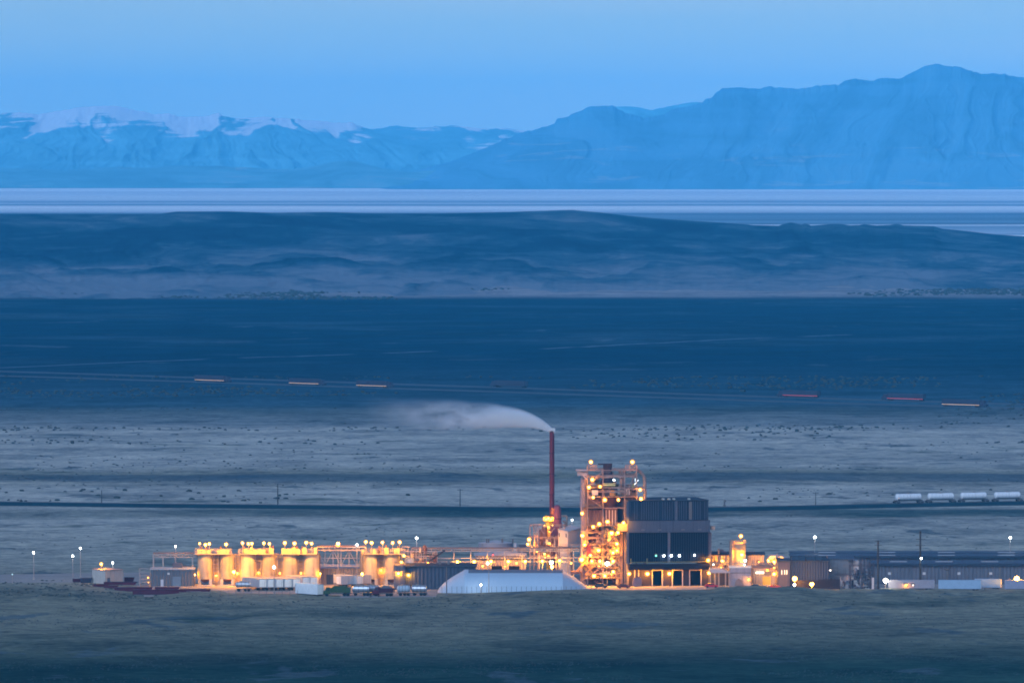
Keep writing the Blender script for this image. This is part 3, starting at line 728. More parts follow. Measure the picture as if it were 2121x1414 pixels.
def ladder_tower(px0, px1, rt, label, lr=None):
    y0, y1 = SY+1.0, SY+4
    t = T('ladder_tower', label, 'ladder', (px0+px1)/2, y0, 'ladder towers between the silos')
    xa, xb, zt = X(px0,y0), X(px1,y0), Z(rt,y0); m = MB()
    for x in (xa, xb):
        for y in (y0, y1): m.bar((x,y,0),(x,y,zt),.14)
    z = 1.2
    while z < zt: m.bar((xa,y0,z),(xb,y0,z),.12).bar((xa,y1,z),(xb,y1,z),.12); z += 1.25
    m.build('frame', STEEL, t)
    m = MB(); z = .3; xm = (xa+xb)/2
    m.bar((xm-.35,y0+.9,0),(xm-.35,y0+.9,zt),.07).bar((xm+.35,y0+.9,0),(xm+.35,y0+.9,zt),.07)
    while z < zt: m.bar((xm-.35,y0+.9,z),(xm+.35,y0+.9,z),.06); z += .5
    m.build('ladder', RUST, t)
    MB().box(xa-.4,xb+.4,y1+.1,y1+.25,0,zt*.96).build('back_panel', M('ochre panel',(.46,.33,.16),.7), t)
    if lr: lamp(t, (px0+px1)/2, lr, y0+1.7, SODIUM, .26)
for a, b2, n_, lr in ((442,452,'ladder tower between the first and second silos',1192),(487,495,'ladder tower behind the low bright lamp, between the second and third silos',1187),(530,540,'ladder tower between the third and fourth silos',1186),(574,584,'ladder tower between the fourth and fifth silos',1187),(618,628,'ladder tower between the fifth and sixth silos',1187),(784,794,'ladder tower with a strong lamp between the seventh and eighth silos',1181)):
    ladder_tower(a, b2, 1146, n_, lr)
lamp_post(484,1184,2,'low bright sodium lamp post between the second silo and the parked trailers',SODIUM,.46,arm=.6)
_yl = lamp_post(567.5,1174,-47,'slim dark post with a white lamp in front of the white trailer row',YARDL,.26,arm=.6)
MB().box(X(567.5,-47)-.7,X(567.5,-47)+.7,-48.5,-47.0,Z(1174,-47)-.42,Z(1174,-47)-.36).build('added_baffle', STEELD, _yl)  # added plate that blocks the lamp's downward light
lamp_post(403,1190,8,'low sodium lamp tucked between the grey metal shed and the first silo',SODIUM,.2,arm=.4)
lamp_post(663,1188,7,'low sodium lamp beside the sixth silo, behind the last trailers',SODIUM,.2,arm=.4)
lamp_post(750,1188,1,'slim bright lamp at the foot of the seventh silo',SODIUM,.34,arm=.5)
lamp_post(739,1128,6,'blue-white lamp standing on the truss bridge beside the last walkway',WHITE_L,.34,arm=.4)
lamp_post(363,1131,8,'blue-white lamp above the pipe bridge behind the grey metal shed',WHITE_L,.3,arm=.4)
lamp_post(700,1125.5,9,'single sodium lamp on a post over the middle of the truss bridge',SODIUM,.5,arm=.5)

def bridge(px0, px1, rt, rb, y, label, nb, legs=(), name='pipe_bridge', pipes=3, cat='pipe bridge', lat=True, legrow=None):
    t = T(name, label, cat, (px0+px1)/2, y, 'steel pipe bridges')
    xa, xb, zt, zb = X(px0,y), X(px1,y), Z(rt,y), Z(rb,y); m = MB()
    for yy in (y, y+2.2):
        m.bar((xa,yy,zt),(xb,yy,zt),.26).bar((xa,yy,zb),(xb,yy,zb),.26)
        for k in range(nb+1):
            x = xa+(xb-xa)*k/nb; m.bar((x,yy,zb),(x,yy,zt),.2)
            if k < nb and lat:
                x2 = xa+(xb-xa)*(k+1)/nb
                m.bar((x,yy,zb if k % 2 else zt),(x2,yy,zt if k % 2 else zb),.13)
        if lat: m.bar((xa,yy,(zt+zb)/2),(xb,yy,(zt+zb)/2),.12)
    m.build('truss', STEEL, t)
    for k in range(pipes):
        yy = y+.5+k*.6; MB().tube((xa,yy,zt+.3),(xb,yy,zt+.3),.16+.06*(k % 2),n=8).build('pipe', STEEL if k % 2 else RUST, t)
    for lx in legs:
        MB().bar((X(lx,y),y+.2,0),(X(lx,y),y+.2,zb),.36).bar((X(lx,y),y+2,0),(X(lx,y),y+2,zb),.36).build('leg', STEEL, t)
    return t
bridge(316,408,1147,1154,9,'bare pipe bridge on posts behind the grey metal shed roof',5,(317,337,363,398))
bridge(656,756,1140,1172,9,'open truss bridge joining the sixth and seventh silos',6,(662,750))
bridge(656,756,1133,1139,7,'upper handrailed pipe run above the truss bridge',8,(),lat=False)
MB_ = T('downpipe_duct','black vertical duct beside the seventh silo','duct',748,5); MB().tube((X(748,5),5,0),(X(748,5),5,Z(1145,5)),.55,n=12).box(X(748,5)-.8,X(748,5)+.8,4.2,5.8,0,.8).build('duct_pipe', STEELD, MB_)

t = T('corrugated_building','low ribbed grey building under the truss bridge behind two white trailers','building',708,16)
y = 16; MB().box(X(664,y),X(752,y),y,y+14,0,Z(1177,y)).build('wall', TAN, t)
MB().prism_x([(y-.4,Z(1177,y)),(y+14.4,Z(1177,y)),(y+7,Z(1177,y)+1.2)], X(662,y), X(754,y)).build('roof', ROOFW, t)
for k in range(2): MB().box(X(676+k*34,y),X(690+k*34,y),y-.1,y,0,3.4).build('roller_door', GREYF, t)

# ------------------------------------------------------------------ trailers and trucks
WHEEL = shared('wheel', MB().lathe_x(-.15,0,0,[(0,.30),(0,.50),(.04,.53),(.26,.53),(.3,.50),(.3,.30)],14), TYRE)
def wheels(t, xs, ys, z=.53):
    for x in xs:
        for y in ys:
            o = bpy.data.objects.new('wheel', WHEEL); COL.objects.link(o); o.parent = t; o.location = (x, y, z)
def box_trailer(px, y, rz, label, L=15.5, h=4.05, mat=None, group='white box trailers in the yard', dmat=None, zoff=0, z0=1.15):
    """local frame: rear face at y=0, nose towards +y"""
    t = T('box_trailer', label, 'trailer', px, y, group, rz=rz, z=zoff); w = 1.28
    m = MB().box(-w,w,.06,L,z0,h)
    for k in range(int(L/1.2)):
        yy = .6+k*1.2; m.box(-w-.03,-w,yy-.04,yy+.04,z0+.1,h-.1).box(w,w+.03,yy-.04,yy+.04,z0+.1,h-.1)
    m.build('body', mat or WHITEP, t, rel=False)
    for sx_ in (-1,1): MB().box(min(.02*sx_,1.22*sx_),max(.02*sx_,1.22*sx_),0,.058,z0+.12,h-.12).bar((sx_*.45,-.03,z0+.3),(sx_*.45,-.03,h-.3),.05).build('door', dmat or WHITEB, t, rel=False)
    MB().box(-w-.02,w+.02,-.02,.056,z0-.02,z0+.11).box(-w-.02,w+.02,-.02,.056,h-.11,h+.03).build('door_frame', STEELD, t, rel=False)
    MB().box(-1.1,1.1,.3,L-.5,z0-.25,z0-.003).box(-1.1,1.1,-.05,.05,.45,.6).build('chassis', STEELD, t, rel=False)
    MB().bar((-.8,L-3.4,0),(-.8,L-3.4,1),.16).bar((.8,L-3.4,0),(.8,L-3.4,1),.16).build('landing_gear', STEELD, t, rel=False)
    wheels(t, (-1.0,1.0), (1.3,2.5))
    return t
def tank_truck(px, y, rz, label, L=9, mat=None, cab=None, r=1.15, group='tank trucks in the yard'):
    """local frame: runs along x, cab at -x"""
    t = T('tank_truck', label, 'tank truck', px, y, group, rz=rz)
    MB().lathe_x(0,0,2.35,[(-L/2,.15),(-L/2+.12,r*.7),(-L/2+.45,r),(L/2-.45,r),(L/2-.12,r*.7),(L/2,.15)],20).build('tank', mat or SILVER, t, rel=False, smooth=True)
    m = MB()
    for k in range(4):
        x = -L/2+.8+k*(L-1.6)/3; m.lathe_x(x,0,2.35,[(-.06,r+.02),(-.06,r+.07),(.06,r+.07),(.06,r+.02)],20)
    m.build('band', STEELD, t, rel=False)
    MB().lathe(-.6,0,[(.45,2.35+r-.1),(.45,2.35+r+.3),(.3,2.35+r+.35)],12).bar((-L/2+.6,0,2.35+r+.12),(L/2-.6,0,2.35+r+.12),.5,.06).build('hatch', STEEL, t, rel=False)
    MB().box(-L/2-(2.6 if cab else 0),L/2,-.9,.9,.75,1.05).box(L/2-.1,L/2+.1,-1.2,1.2,.6,.8).build('chassis', STEELD, t, rel=False)
    if cab:
        MB().prism([(-L/2-2.9,.7),(-L/2-.6,.7),(-L/2-.6,2.9),(-L/2-1.9,2.9),(-L/2-2.3,1.9),(-L/2-2.9,1.75)],-1.15,1.15).build('cab', cab, t, rel=False)
        MB().box(-L/2-1.8,-L/2-.9,-1.17,-1.151,1.95,2.65).build('window', WIND, t, rel=False)
    wheels2(t, [L/2-.8, L/2-2.0, -L/2+1.2] + ([-L/2-1.8] if cab else []))
    return t
WHEEL_Y = shared('wheel', MB().prism([(.52*math.cos(2*math.pi*i/14), .52*math.sin(2*math.pi*i/14)) for i in range(14)], -.15, .15), TYRE)
def wheels2(t, xs, z=.52, ys=(-1.0,1.0)):
    for x in xs:
        for y in ys:
            o = bpy.data.objects.new('wheel', WHEEL_Y); COL.objects.link(o); o.parent = t; o.location = (x, y, z)
TY = -26
ang = R(24)
for px, dy, n_ in ((544,0,'white box trailer showing its whole left side, first of the backed-up row'),(561.5,0,'white box trailer in the backed-up row, second from the tank trailer'),(579,0,'white box trailer in the middle of the backed-up row'),(596.5,.5,'white box trailer in the backed-up row, fourth from the tank trailer'),(614,1,'white box trailer half hidden behind the lone pale reefer, fifth of the row'),(634,12,'white box trailer set back behind the lone pale reefer'),(650,12,'white box trailer set back, last of the row before the lamp')):
    box_trailer(px, TY+dy, ang, n_)
box_trailer(701,-6,R(-52),'pale white trailer with its long side showing, under the truss bridge',L=13)
box_trailer(746,-4,R(40),'pale white trailer with its doors towards the seventh silo',L=13)
t = box_trailer(664,-60,R(35),'lone pale blue-white reefer trailer nearest the field, ahead of the backed-up row',L=13.5,mat=M('pale reefer paint',(.62,.66,.70),.5),h=3.95,z0=.5)
MB().box(-1.0,1.0,13.5,14.2,1.2,3.4).build('cooling_unit', STEELD, t, rel=False)
tank_truck(503,-30,R(4),'dull steel tank trailer parked beside the first white trailer',L=5.4,r=.95)
tank_truck(748,-58,R(-6),'silver tank truck beside the green dump truck',L=6.2,cab=M('dark blue cab',(.03,.05,.10),.5))
tank_truck(773,-55,R(8),'short silver tank truck close to the maroon dump truck',L=4.6)
tank_truck(836,-58,R(3),'pale blue tank truck in front of the two-lamp warehouse door',L=4.6,mat=BLUEP)
tank_truck(868,-57,R(-5),'silver ribbed tank truck nearest the white tent',L=5.4)
def dump_truck(px, y, rz, label, bed, cab, L=6.0, load=None):
    t = T('dump_truck', label, 'dump truck', px, y, 'dump trucks at the yard edge', rz=rz)
    m = MB().prism([(-L/2,1.2),(L/2,1.2),(L/2+.3,2.7),(-L/2,2.7)],-1.2,1.2)
    for k in range(4): m.box(-L/2+.7+k*1.5,-L/2+.85+k*1.5,-1.28,-1.2,1.25,2.65)
    m.build('bed', bed, t, rel=False)
    if load: MB().prism([(-L/2+.2,2.702),(L/2-.1,2.702),(L/2-1.2,3.4),(-L/2+1.4,3.5)],-1.05,1.05).build('load', load, t, rel=False)
    MB().prism([(-L/2-2.3,.7),(-L/2-.1,.7),(-L/2-.1,3.0),(-L/2-1.3,3.0),(-L/2-1.7,1.9),(-L/2-2.3,1.75)],-1.15,1.15).build('cab', cab, t, rel=False)
    MB().box(-L/2-1.2,-L/2-.4,-1.17,-1.151,1.95,2.7).build('window', WIND, t, rel=False)
    MB().box(-L/2-2,L/2,-.8,.8,.7,1.05).build('chassis', STEELD, t, rel=False)
    wheels2(t, [L/2-.7, L/2-1.9, -L/2-1.2]); return t
dump_truck(704,-60,R(5),'green dump truck with a leafy-green load behind the lone reefer',GREENP,GREENP,6.6,GREENP)
dump_truck(800,-60,R(-8),'maroon dump truck with a grey box behind its cab',MAROOND,MAROON,4.6,M('grey load cover',(.12,.12,.14),.8))

def semi(px, row, y, label, lights, group, body):
    """long truck on the freeway with a glowing strip imitating its light streak"""
    t = T('semi_truck', label, 'truck', px, y, group, z=.12); L = 29.0
    MB().box(-L/2,L/2,-1.3,1.3,1.1,4.1).build('trailer_body', body, t, rel=False)
    d_ = 1 if lights is AMBERLINE else -1
    MB().prism([(d_*(L/2+.4),.6),(d_*(L/2+5),.6),(d_*(L/2+5),1.7),(d_*(L/2+3.7),2.0),(d_*(L/2+3.2),3.6),(d_*(L/2+.4),3.6)],-1.2,1.2).build('cab', body, t, rel=False)
    MB().box(-L/2,L/2,-1.42,-1.31,1.0,1.2).build('streak_strip', lights, t, rel=False)  # added strip; its glow imitates the streak of passing lights
    MB().box(-L/2+1,L/2+d_*3,-.8,.8,.7,1.0).build('chassis', STEELD, t, rel=False)
    wheels2(t, [-L/2+1.5,-L/2+2.8,L/2-1.5,L/2-2.8,d_*(L/2+3.8)]); return t
# ------------------------------------------------------------------ grey warehouse, tent, fence, crane
t = T('grey_warehouse','long dark grey warehouse with two lamps on its end wall, beside the white tent','warehouse',826,-18)
y = -18; xa, xc, xb = X(816,y), X(838,y), X(985,y); zt = Z(1173,y)
MB().box(xa,xc,y-2,y+22,0,zt+.2).build('end_wall', M('lilac grey sheet',(.13,.12,.14),.6,ribs=1.1,rib_amp=.1), t)
MB().box(xc+.003,xb,y,y+22,0,zt-.3).build('wall', GREYS, t)
MB().prism_x([(y-.5,zt-.3),(y+22.3,zt-.3),(y+22.3,zt+.1),(y+11,zt+.55),(y-.5,zt+.1)], xc+.25, xb+.4).build('roof', ROOFD, t)
MB().box(xc-.4,xc+.2,y-2.2,y+.3,0,zt+.5).build('corner_trim', GREYF, t)
MB().box(X(818,y),X(826,y),y-2.08,y-2,0,5).build('roller_door', GREYF, t); MB().box(X(828,y),X(836,y),y-2.08,y-2,0,5).build('roller_door', GREYF, t)
lamp(t,825,1187.5,y-2.6,SODIUM,.46); lamp(t,846,1191,y-1.0,SODIUM,.46)
for px in (908,926,940): MB().box(X(px,y),X(px+5,y),y+6,y+8,zt,zt+1.4).build('roof_vent', STEELD, t)
t = T('water_tank','white domed water tank showing above the grey warehouse end','tank',848,8)
MB().lathe(X(848,8),10,[(1.65,0),(1.65,Z(1160,8)),(1.3,Z(1156.5,8)),(.5,Z(1155,8)),(.05,Z(1154.8,8))],24).build('shell', WHITEP, t, smooth=True)
MB().lathe(X(848,8),10,[(.4,Z(1155.2,8)),(.4,Z(1153.6,8))],12).build('hatch', STEEL, t)
t = T('mobile_crane','dark crane boom slanting up behind the grey warehouse roof','crane',882,11)
y = 11; MB().bar((X(881,y),y,Z(1168,y)),(X(921.5,y),y,Z(1139.5,y)),.75,.6).build('boom', M('dark boom',(.03,.025,.03),.6), t)
MB().box(X(872,y),X(890,y),y-1.4,y+1.4,1.0,3.4).build('body', YEL, t)
MB().box(X(866,y),X(896,y),y-1.2,y+1.2,.7,1.0).build('chassis', STEELD, t)
MB().box(X(890,y)+.01,X(896,y),y-1.2,y+1.2,1.003,2.9).build('cab', YEL, t)
t2 = t; 
for px in (870,878,888,894):
    for yy in (y-1.1,y+1.1):
        o = bpy.data.objects.new('wheel', WHEEL_Y); COL.objects.link(o); o.parent = t; o.location = (X(px,y)-X(882,11), yy-11, .52)

# tent: a fabric hall with a steep lower skin, a dark ridge band and rounded hipped ends
t = T('fabric_hall','long white fabric storage hall with sloping ends and a grey ridge band','tent',1065,-36)
yf, yb = -47, -20; ym = (yf+yb)/2; z0 = -.1
zr, zs = Z(1178,ym+2), Z(1187,ym-5)
sec = [(yf,0,0.0),(yf+.7,.38,.0),(yf+2.6,.66,0),(yf+6,.93,0)]   # lower skin bulges
prof_h = [(0,yf),(.30,yf+.5),(.62,yf+2.4),(.86,yf+5.2),(1.0,yf+8.2)]   # fraction of zs -> y
nx = 64; xs = np.linspace(0,1,nx)
def env(px):
    """height fraction along the hall (rounded, hipped ends)"""
    if px < 962: 
        f = max(0,(px-905)/57); return [0,1][0] + (f**.62)*.98
    if px > 1166:
        f = max(0,(1224-px)/58); return (f**.72)*.98
    return 1.0
def hall(zfun, name, mat, keep):
    vs, fs = [], []
    pts = []
    for i, px in enumerate(np.concatenate([np.linspace(905,962,14), np.linspace(970,1158,22), np.linspace(1166,1224,14)])):
        e = max(.02, env(px)); row = []
        half = (yb-yf)/2
        P = [(yf,0),(yf+.45,.27),(yf+1.9,.55),(yf+4.6,.79),(yf+7.6,.885),(ym-.1,1.0)]
        P = P + [(2*ym-a, b) for a, b in reversed(P[:-1])]
        for (yy, hh) in P:
            k = .18+.82*min(1, e**1.0)
            row.append((X(px,yf), ym+(yy-ym)*min(1,(.25+.75*e)), z0+zr*hh*e))
        pts.append(row)
    n = len(pts[0])
    for r_ in pts: vs += r_
    for i in range(len(pts)-1):
        for j in range(n-1):
            if keep(j, n, pts[i][0][0]): fs.append((i*n+j, (i+1)*n+j, (i+1)*n+j+1, i*n+j+1))
    return MB().add(vs, fs).build(name, mat, t, smooth=True)
xe0, xe1 = X(963,yf), X(1166,yf)
mid = lambda j, n: 4 <= j <= n-6
hall(None,'fabric_skin',TENT,lambda j,n,x: not (mid(j,n) and xe0 < x < xe1))
hall(None,'ridge_band',TENTD,lambda j,n,x: mid(j,n) and xe0 < x < xe1)
m = MB()
for px in np.linspace(985,1150,9): m.tube((X(px,yf),yf-.05,.05),(X(px,yf),yf+1.9,zr*.55),.05,n=5)
m.build('seam', M('fabric seam',(.5,.53,.56)), t)
lamp_post(1012.5,1178.5,-49.5,'slim unlit post standing in front of the white tent',M('unlit lens',(.2,.2,.2)),.2,arm=.3)
lamp_post(996,1211,-50,'small low floodlight shining on the lower left of the white tent',bulb_kind('tent flood',(.9,.95,1),10,90),.3,arm=.4)
t = T('mast','thin dark mast at the near corner of the white tent','mast',925,-57)
MB().tube((X(925,-57),-57,0),(X(925,-57),-57,Z(1174,-57)),.2,.14,8).box(X(925,-57)-.5,X(925,-57)+.5,-57.5,-56.5,0,.4).build('pole', STEELD, t)
t = T('chain_link_fence','chain-link fence with thin posts along the front of the white tent','fence',1065,-53)
fy = -53
for px in np.arange(905,1228,10.3):
    MB().tube((X(px,fy),fy,-.2),(X(px,fy),fy,2.9),.06,n=6).build('post', STEELD, t)
m = MB()
for z in (.5,1.1,1.7,2.3,2.8): m.bar((X(903,fy),fy,z),(X(1228,fy),fy,z),.02)
m.build('wire', STEELD, t)
t = T('yard_fence','wire fence with dark posts along the bare open edge of the yard','fence',540,-69)
for px in np.arange(440,620,16):
    MB().tube((X(px,-69),-69,0),(X(px,-69),-69,2.4),.06,n=6).build('post', STEELD, t)
MB().bar((X(440,-69),-69,1.2),(X(616,-69),-69,1.2),.02).bar((X(440,-69),-69,2.3),(X(616,-69),-69,2.3),.02).build('wire', STEELD, t)

# ------------------------------------------------------------------ long pipe bridge with its lamps, buildings behind it
t = bridge(852,1206,1136.5,1141,22,'very long pipe bridge with a row of lamps, behind the white tent',17,(868,905,940,975,1010,1046,1081,1117,1152,1188),lat=False,pipes=3)
y = 20
MB().bar((X(852,y),y,Z(1156.5,y)),(X(1206,y),y,Z(1155,y)),.3).bar((X(852,y),y,Z(1163,y)),(X(1206,y),y,Z(1163,y)),.2).build('lower_beam', STEEL, t)
for px, rw in ((947,1163.5),(982,1163),(1017,1162.5),(1053,1162.5),(1088,1162.5),(1123.5,1162),(1159,1161)):
    MB().bar((X(px,y),y-.1,Z(1182,y)),(X(px,y),y-.1,Z(rw,y)+.3),.3).build('lamp_bracket', STEEL, t); lamp(t,px,rw,y-1.0,SODIUM,.50)
lamp_post(1010,1166,14,'lower white lamp just beside the third lamp of the long pipe bridge',WARMW,.4)
lamp_post(1142,1164.5,10,'large greenish-white lamp under the long pipe bridge',GREENW,.62)
lamp_post(1143.5,1173.5,8,'sodium lamp right below the large greenish-white lamp',SODIUM,.5)
t = T('orange_lit_building','broad building with a pale hipped roof, lit orange behind the pipe bridge','building',1032,34)
y = 34; xa, xb, zt = X(984,y), X(1088,y), Z(1151,y)
MB().box(xa,xb,y,y+20,0,zt).build('wall', TAN, t)
zr = Z(1140.5,y+10); MB().add([(xa-.5,y-.5,zt+.02),(xb+.5,y-.5,zt+.02),(xb+.5,y+20.5,zt+.02),(xa-.5,y+20.5,zt+.02),(xa+9,y+10,zr),(xb-9,y+10,zr)],[(0,1,5,4),(1,2,5),(2,3,4,5),(3,0,4),(0,3,2,1)]).build('roof', ROOFW, t)
MB().bar((xa,y-.2,Z(1157,y)),(xb,y-.2,Z(1157,y)),.5,.7).build('canopy', ROOFD, t)
for px in (1018,1054): MB().box(X(px,y),X(px+22,y),y-.07,y,0,Z(1172,y)).build('bay_door', BLACK, t)
lamp(t,1021,1149,y-.8,RED_L,.2); lamp(t,1000,1172,y-2.5,SODIUM_DIM,.3); lamp(t,1070,1166,y-2.5,SODIUM_DIM,.35); lamp(t,1046,1173,y-2.2,SODIUM_DIM,.3)
t = T('round_tank','wide low round tank with a shallow pale cone roof, beyond the pipe bridge','tank',1033,75)
y = 75; r = 36*sc(y); MB().lathe(X(1027,y),y+r,[(r,0),(r,Z(1126,y))],36).build('shell', M('blue grey tank',(.23,.24,.28),.6,streak=True), t, smooth=True)
MB().lathe(X(1027,y),y+r,[(r+.1,Z(1126,y)+.02),(r+.1,Z(1125.4,y)),(.3,Z(1120,y)),(.01,Z(1120,y)+.05)],36).build('roof', ROOFW, t, smooth=True)
m = MB()
for px in (1008,1012,1040,1062): m.tube((X(px,y),y+2,Z(1126,y)),(X(px,y),y+2,Z(1116,y)),.25,n=6)
m.build('vent_pipe', STEELD, t)
t = T('side_tank','narrow pale tank touching the right flank of the wide low round tank','tank',1069,70)
MB().lathe(X(1068,70),71,[(.7,0),(.7,Z(1126,70)),(.2,Z(1124.5,70))],14).build('shell', WHITEP, t, smooth=True)
MB().box(X(1074,70),X(1090,70),70.5,72,0,Z(1128,70)).build('pump_house', GREYF, t)

# pipework between the silos and the crane
def clutter(t, px0, px1, r0, r1, y0, y1, n, seed, mats, name='pipework', cells=None):
    """tangle of real pipes, ducts, drums and boxes inside a lit steel frame, one mesh per paint"""
    rr = random.Random(seed)
    xa, xb, za, zb = X(px0,y0), X(px1,y0), Z(r1,y0), Z(r0,y0)
    for i in range(n):
        mt = rr.choice(mats); m = MB(); x, y, z = rr.uniform(xa,xb), rr.uniform(y0,y1), rr.uniform(za,zb); k = rr.random()
        if k < .32:
            x2 = min(xb, x+rr.uniform(1.5,6)); rad = rr.uniform(.1,.22); m.tube((x,y,z),(x2,y,z),rad,n=7); nm = 'pipe'
            if rr.random() < .6: m.tube((x2,y,z+rad),(x2,y,max(za,z-rr.uniform(1,4))),rad,n=7)
        elif k < .56: m.tube((x,y,z),(x,y,min(zb,z+rr.uniform(1.5,5))),rr.uniform(.1,.3),n=7); nm = 'riser_pipe'
        elif k < .70: m.lathe(x,y,[(.1,z),(.6,z+.25),(.6,z+rr.uniform(1.2,2.2)),(.1,z+2.4)],10); nm = 'drum'
        elif k < .86:
            w, h = rr.uniform(.4,1.5), rr.uniform(.4,1.4); m.box(x,min(xb,x+w),y,y+w*.7,z,z+h); nm = 'equipment_box'
        else:
            x2 = min(xb,x+rr.uniform(2,4)); m.bar((x,y,z),(x2,y,z+rr.choice((-1,1))*rr.uniform(1,2.5)),.14); nm = 'brace'
        m.build(nm, mt, t)
t = T('process_skid','tangled pipework skid between the last lit silo walkway and the crane boom','pipework',866,24)
y0 = 12; m = MB()
for px in (832,845,860,872):
    for y in (12,17): m.bar((X(px,y0),y,0),(X(px,y0),y,Z(1133 if px < 850 else 1142,y0)),.16)
for rw in (1133,1142,1152,1165):
    for y in (12,17): m.bar((X(832,y0),y,Z(rw,y0)),(X(849 if rw == 1133 else 905,y0),y,Z(rw,y0)),.16)
m.build('frame', STEEL, t)
clutter(t,832,905,1142,1176,12,17,46,5,[STEEL,RUST,TAN])
lamp(t,836.5,1151,11,SODIUM,.36); lamp(t,831,1164,11,SODIUM,.36); lamp(t,886,1166,9,SODIUM_DIM,.3); lamp(t,871,1168,9,SODIUM_DIM,.28)

# ------------------------------------------------------------------ chimney and scrubber
t = T('chimney','tall slender maroon chimney trailing white steam','chimney',1143,62)
y = 62; x = X(1143,y); s = sc(y); zt = Z(895,y)
MB().tube((x,y,0),(x,y,zt),5.2*s,4.7*s,20).build('shaft', M('chimney maroon',(.13,.024,.038),.55,streak=True), t, smooth=True)
MB().lathe(x,y,[(4.9*s,zt),(5.3*s,zt+.02),(5.3*s,zt+.5),(4.0*s,zt+.5),(4.0*s,zt+.1)],20).build('cap_ring', MAROOND, t)
m = MB()
for k in range(1,7): 
    z = zt*k/7; m.lathe(x,y,[(5.2*s,z-.12),(5.6*s,z-.12),(5.6*s,z+.12),(5.2*s,z+.12)],20)
m.bar((x+5.0*s,y-.5,0),(x+4.9*s,y-.5,zt-1),.18)
m.build('stiffener', MAROOND, t)
t = T('scrubber_vessel','fat domed maroon vessel standing against the chimney foot','vessel',1154,52)
y = 52; x = X(1154,y); s = sc(y)
MB().lathe(x,y,[(11*s,0),(11*s,Z(1092,y)),(9*s,Z(1080,y)),(8.5*s,Z(1056,y)),(7*s,Z(1050,y)),(4*s,Z(1046,y)),(.1,Z(1045,y))],28).build('shell', M('purple maroon paint',(.17,.055,.085),.55,streak=True), t, smooth=True)
MB().lathe(x,y,[(9.3*s,Z(1075,y)),(9.8*s,Z(1075,y)),(9.8*s,Z(1073,y)),(9.3*s,Z(1073,y))],28).build('flange', MAROOND, t)
MB().tube((x-7*s,y-.5,Z(1052,y)),(X(1144,y),y-.2,Z(1064,y)),.8,n=12).build('inlet_duct', M('orange brown duct',(.30,.12,.05),.6), t, smooth=True)
t = T('lamp_platform','bright yellow railed platform flaring out round a stack below the chimney','platform',1137,44)
y = 44; x = X(1136,y); s = sc(y)
MB().lathe(x,y,[(5.5*s,Z(1096,y)),(6.0*s,Z(1086,y)),(7*s,Z(1080,y))],20).lathe(x,y,[(4.5*s,0),(4.5*s,Z(1096,y))],16).build('stack', YEL, t, smooth=True)
MB().lathe(x,y,[(7*s,Z(1080,y)),(10.5*s,Z(1079,y)),(10.5*s,Z(1078,y)),(7*s,Z(1078,y))],20).build('deck', YEL, t)
m = MB()
for k in range(18):
    a = 2*math.pi*k/18; b2 = 2*math.pi*(k+1)/18
    for (r0_, z_) in ((10.6*s,Z(1070,y)),(10.6*s,Z(1074,y))):
        m.bar((x+r0_*math.cos(a),y+r0_*math.sin(a),z_),(x+r0_*math.cos(b2),y+r0_*math.sin(b2),z_),.1)
    m.bar((x+10.4*s*math.cos(a),y+10.4*s*math.sin(a),Z(1078,y)),(x+10.6*s*math.cos(a),y+10.6*s*math.sin(a),Z(1070,y)),.1)
m.build('railing', YEL, t)
for k in range(5):
    a = -2.8+k*.62; lamp(t,0,0,0,SODIUM,.34,local=(8.6*s*math.cos(a)+x-X(1137,y), 8.6*s*math.sin(a), Z(1073+k % 2*2,y)))
for k in range(3): lamp(t,0,0,0,SODIUM_DIM,.26,local=(x-X(1137,y)-1.4+k*1.4,-2.2,Z(1088+k % 2*3,y)))
t = T('pipe_gantry','open pinkish steel gantry with raking braces left of the chimney foot','gantry',1120,36)
m = MB(); ya, yb_ = 36, 46
for px in (1098,1106,1114,1140,1160,1170):
    for y in (ya,yb_): m.bar((X(px,ya),y,0),(X(px,ya),y,Z(1088,ya)),.3)
for rw in (1089,1113,1135,1152):
    for y in (ya,yb_): m.bar((X(1097,ya),y,Z(rw,ya)),(X(1172,ya),y,Z(rw,ya)),.3)
    for px in (1098,1114,1140,1170): m.bar((X(px,ya),ya,Z(rw,ya)),(X(px,ya),yb_,Z(rw,ya)),.2)
for a, b2 in (((1104,1089),(1111,1135)),((1109,1089),(1114,1125)),((1116,1092),(1128,1106)),((1140,1104),(1150,1092))): m.bar((X(a[0],ya),ya-.1,Z(a[1],ya)),(X(b2[0],ya),ya-.1,Z(b2[1],ya)),.26)
m.build('frame', M('pinkish steel',(.26,.18,.16),.55), t)
MB().tube((X(1128,40),40,Z(1120,40)),(X(1128,40),40,Z(1091,40)),1.0,n=14).tube((X(1121,41),41,Z(1130,41)),(X(1121,41),41,Z(1096,41)),.7,n=12).build('duct', RUST, t, smooth=True)
clutter(t,1098,1172,1115,1175,36.5,45,70,11,[STEEL,RUST,M('copper brown',(.24,.13,.09),.6)])
lamp(t,1096,1117,34.5,SODIUM,.52); lamp(t,1093.5,1127,34.5,SODIUM,.38); lamp(t,1138,1125.5,35,SODIUM_DIM,.34); lamp(t,1128,1147,35,SODIUM,.28); lamp(t,1129,1155,35,SODIUM_DIM,.28); lamp(t,1136,1151,35,SODIUM_DIM,.2); lamp(t,1138,1101,35,SODIUM_DIM,.16)
lamp(t,1112,1142,35.4,SODIUM_DIM,.24); lamp(t,1102,1134,35.4,SODIUM_DIM,.24)
t = T('white_penthouse','white gabled box house on legs between the chimney and the lit tower','box house',1178,30)
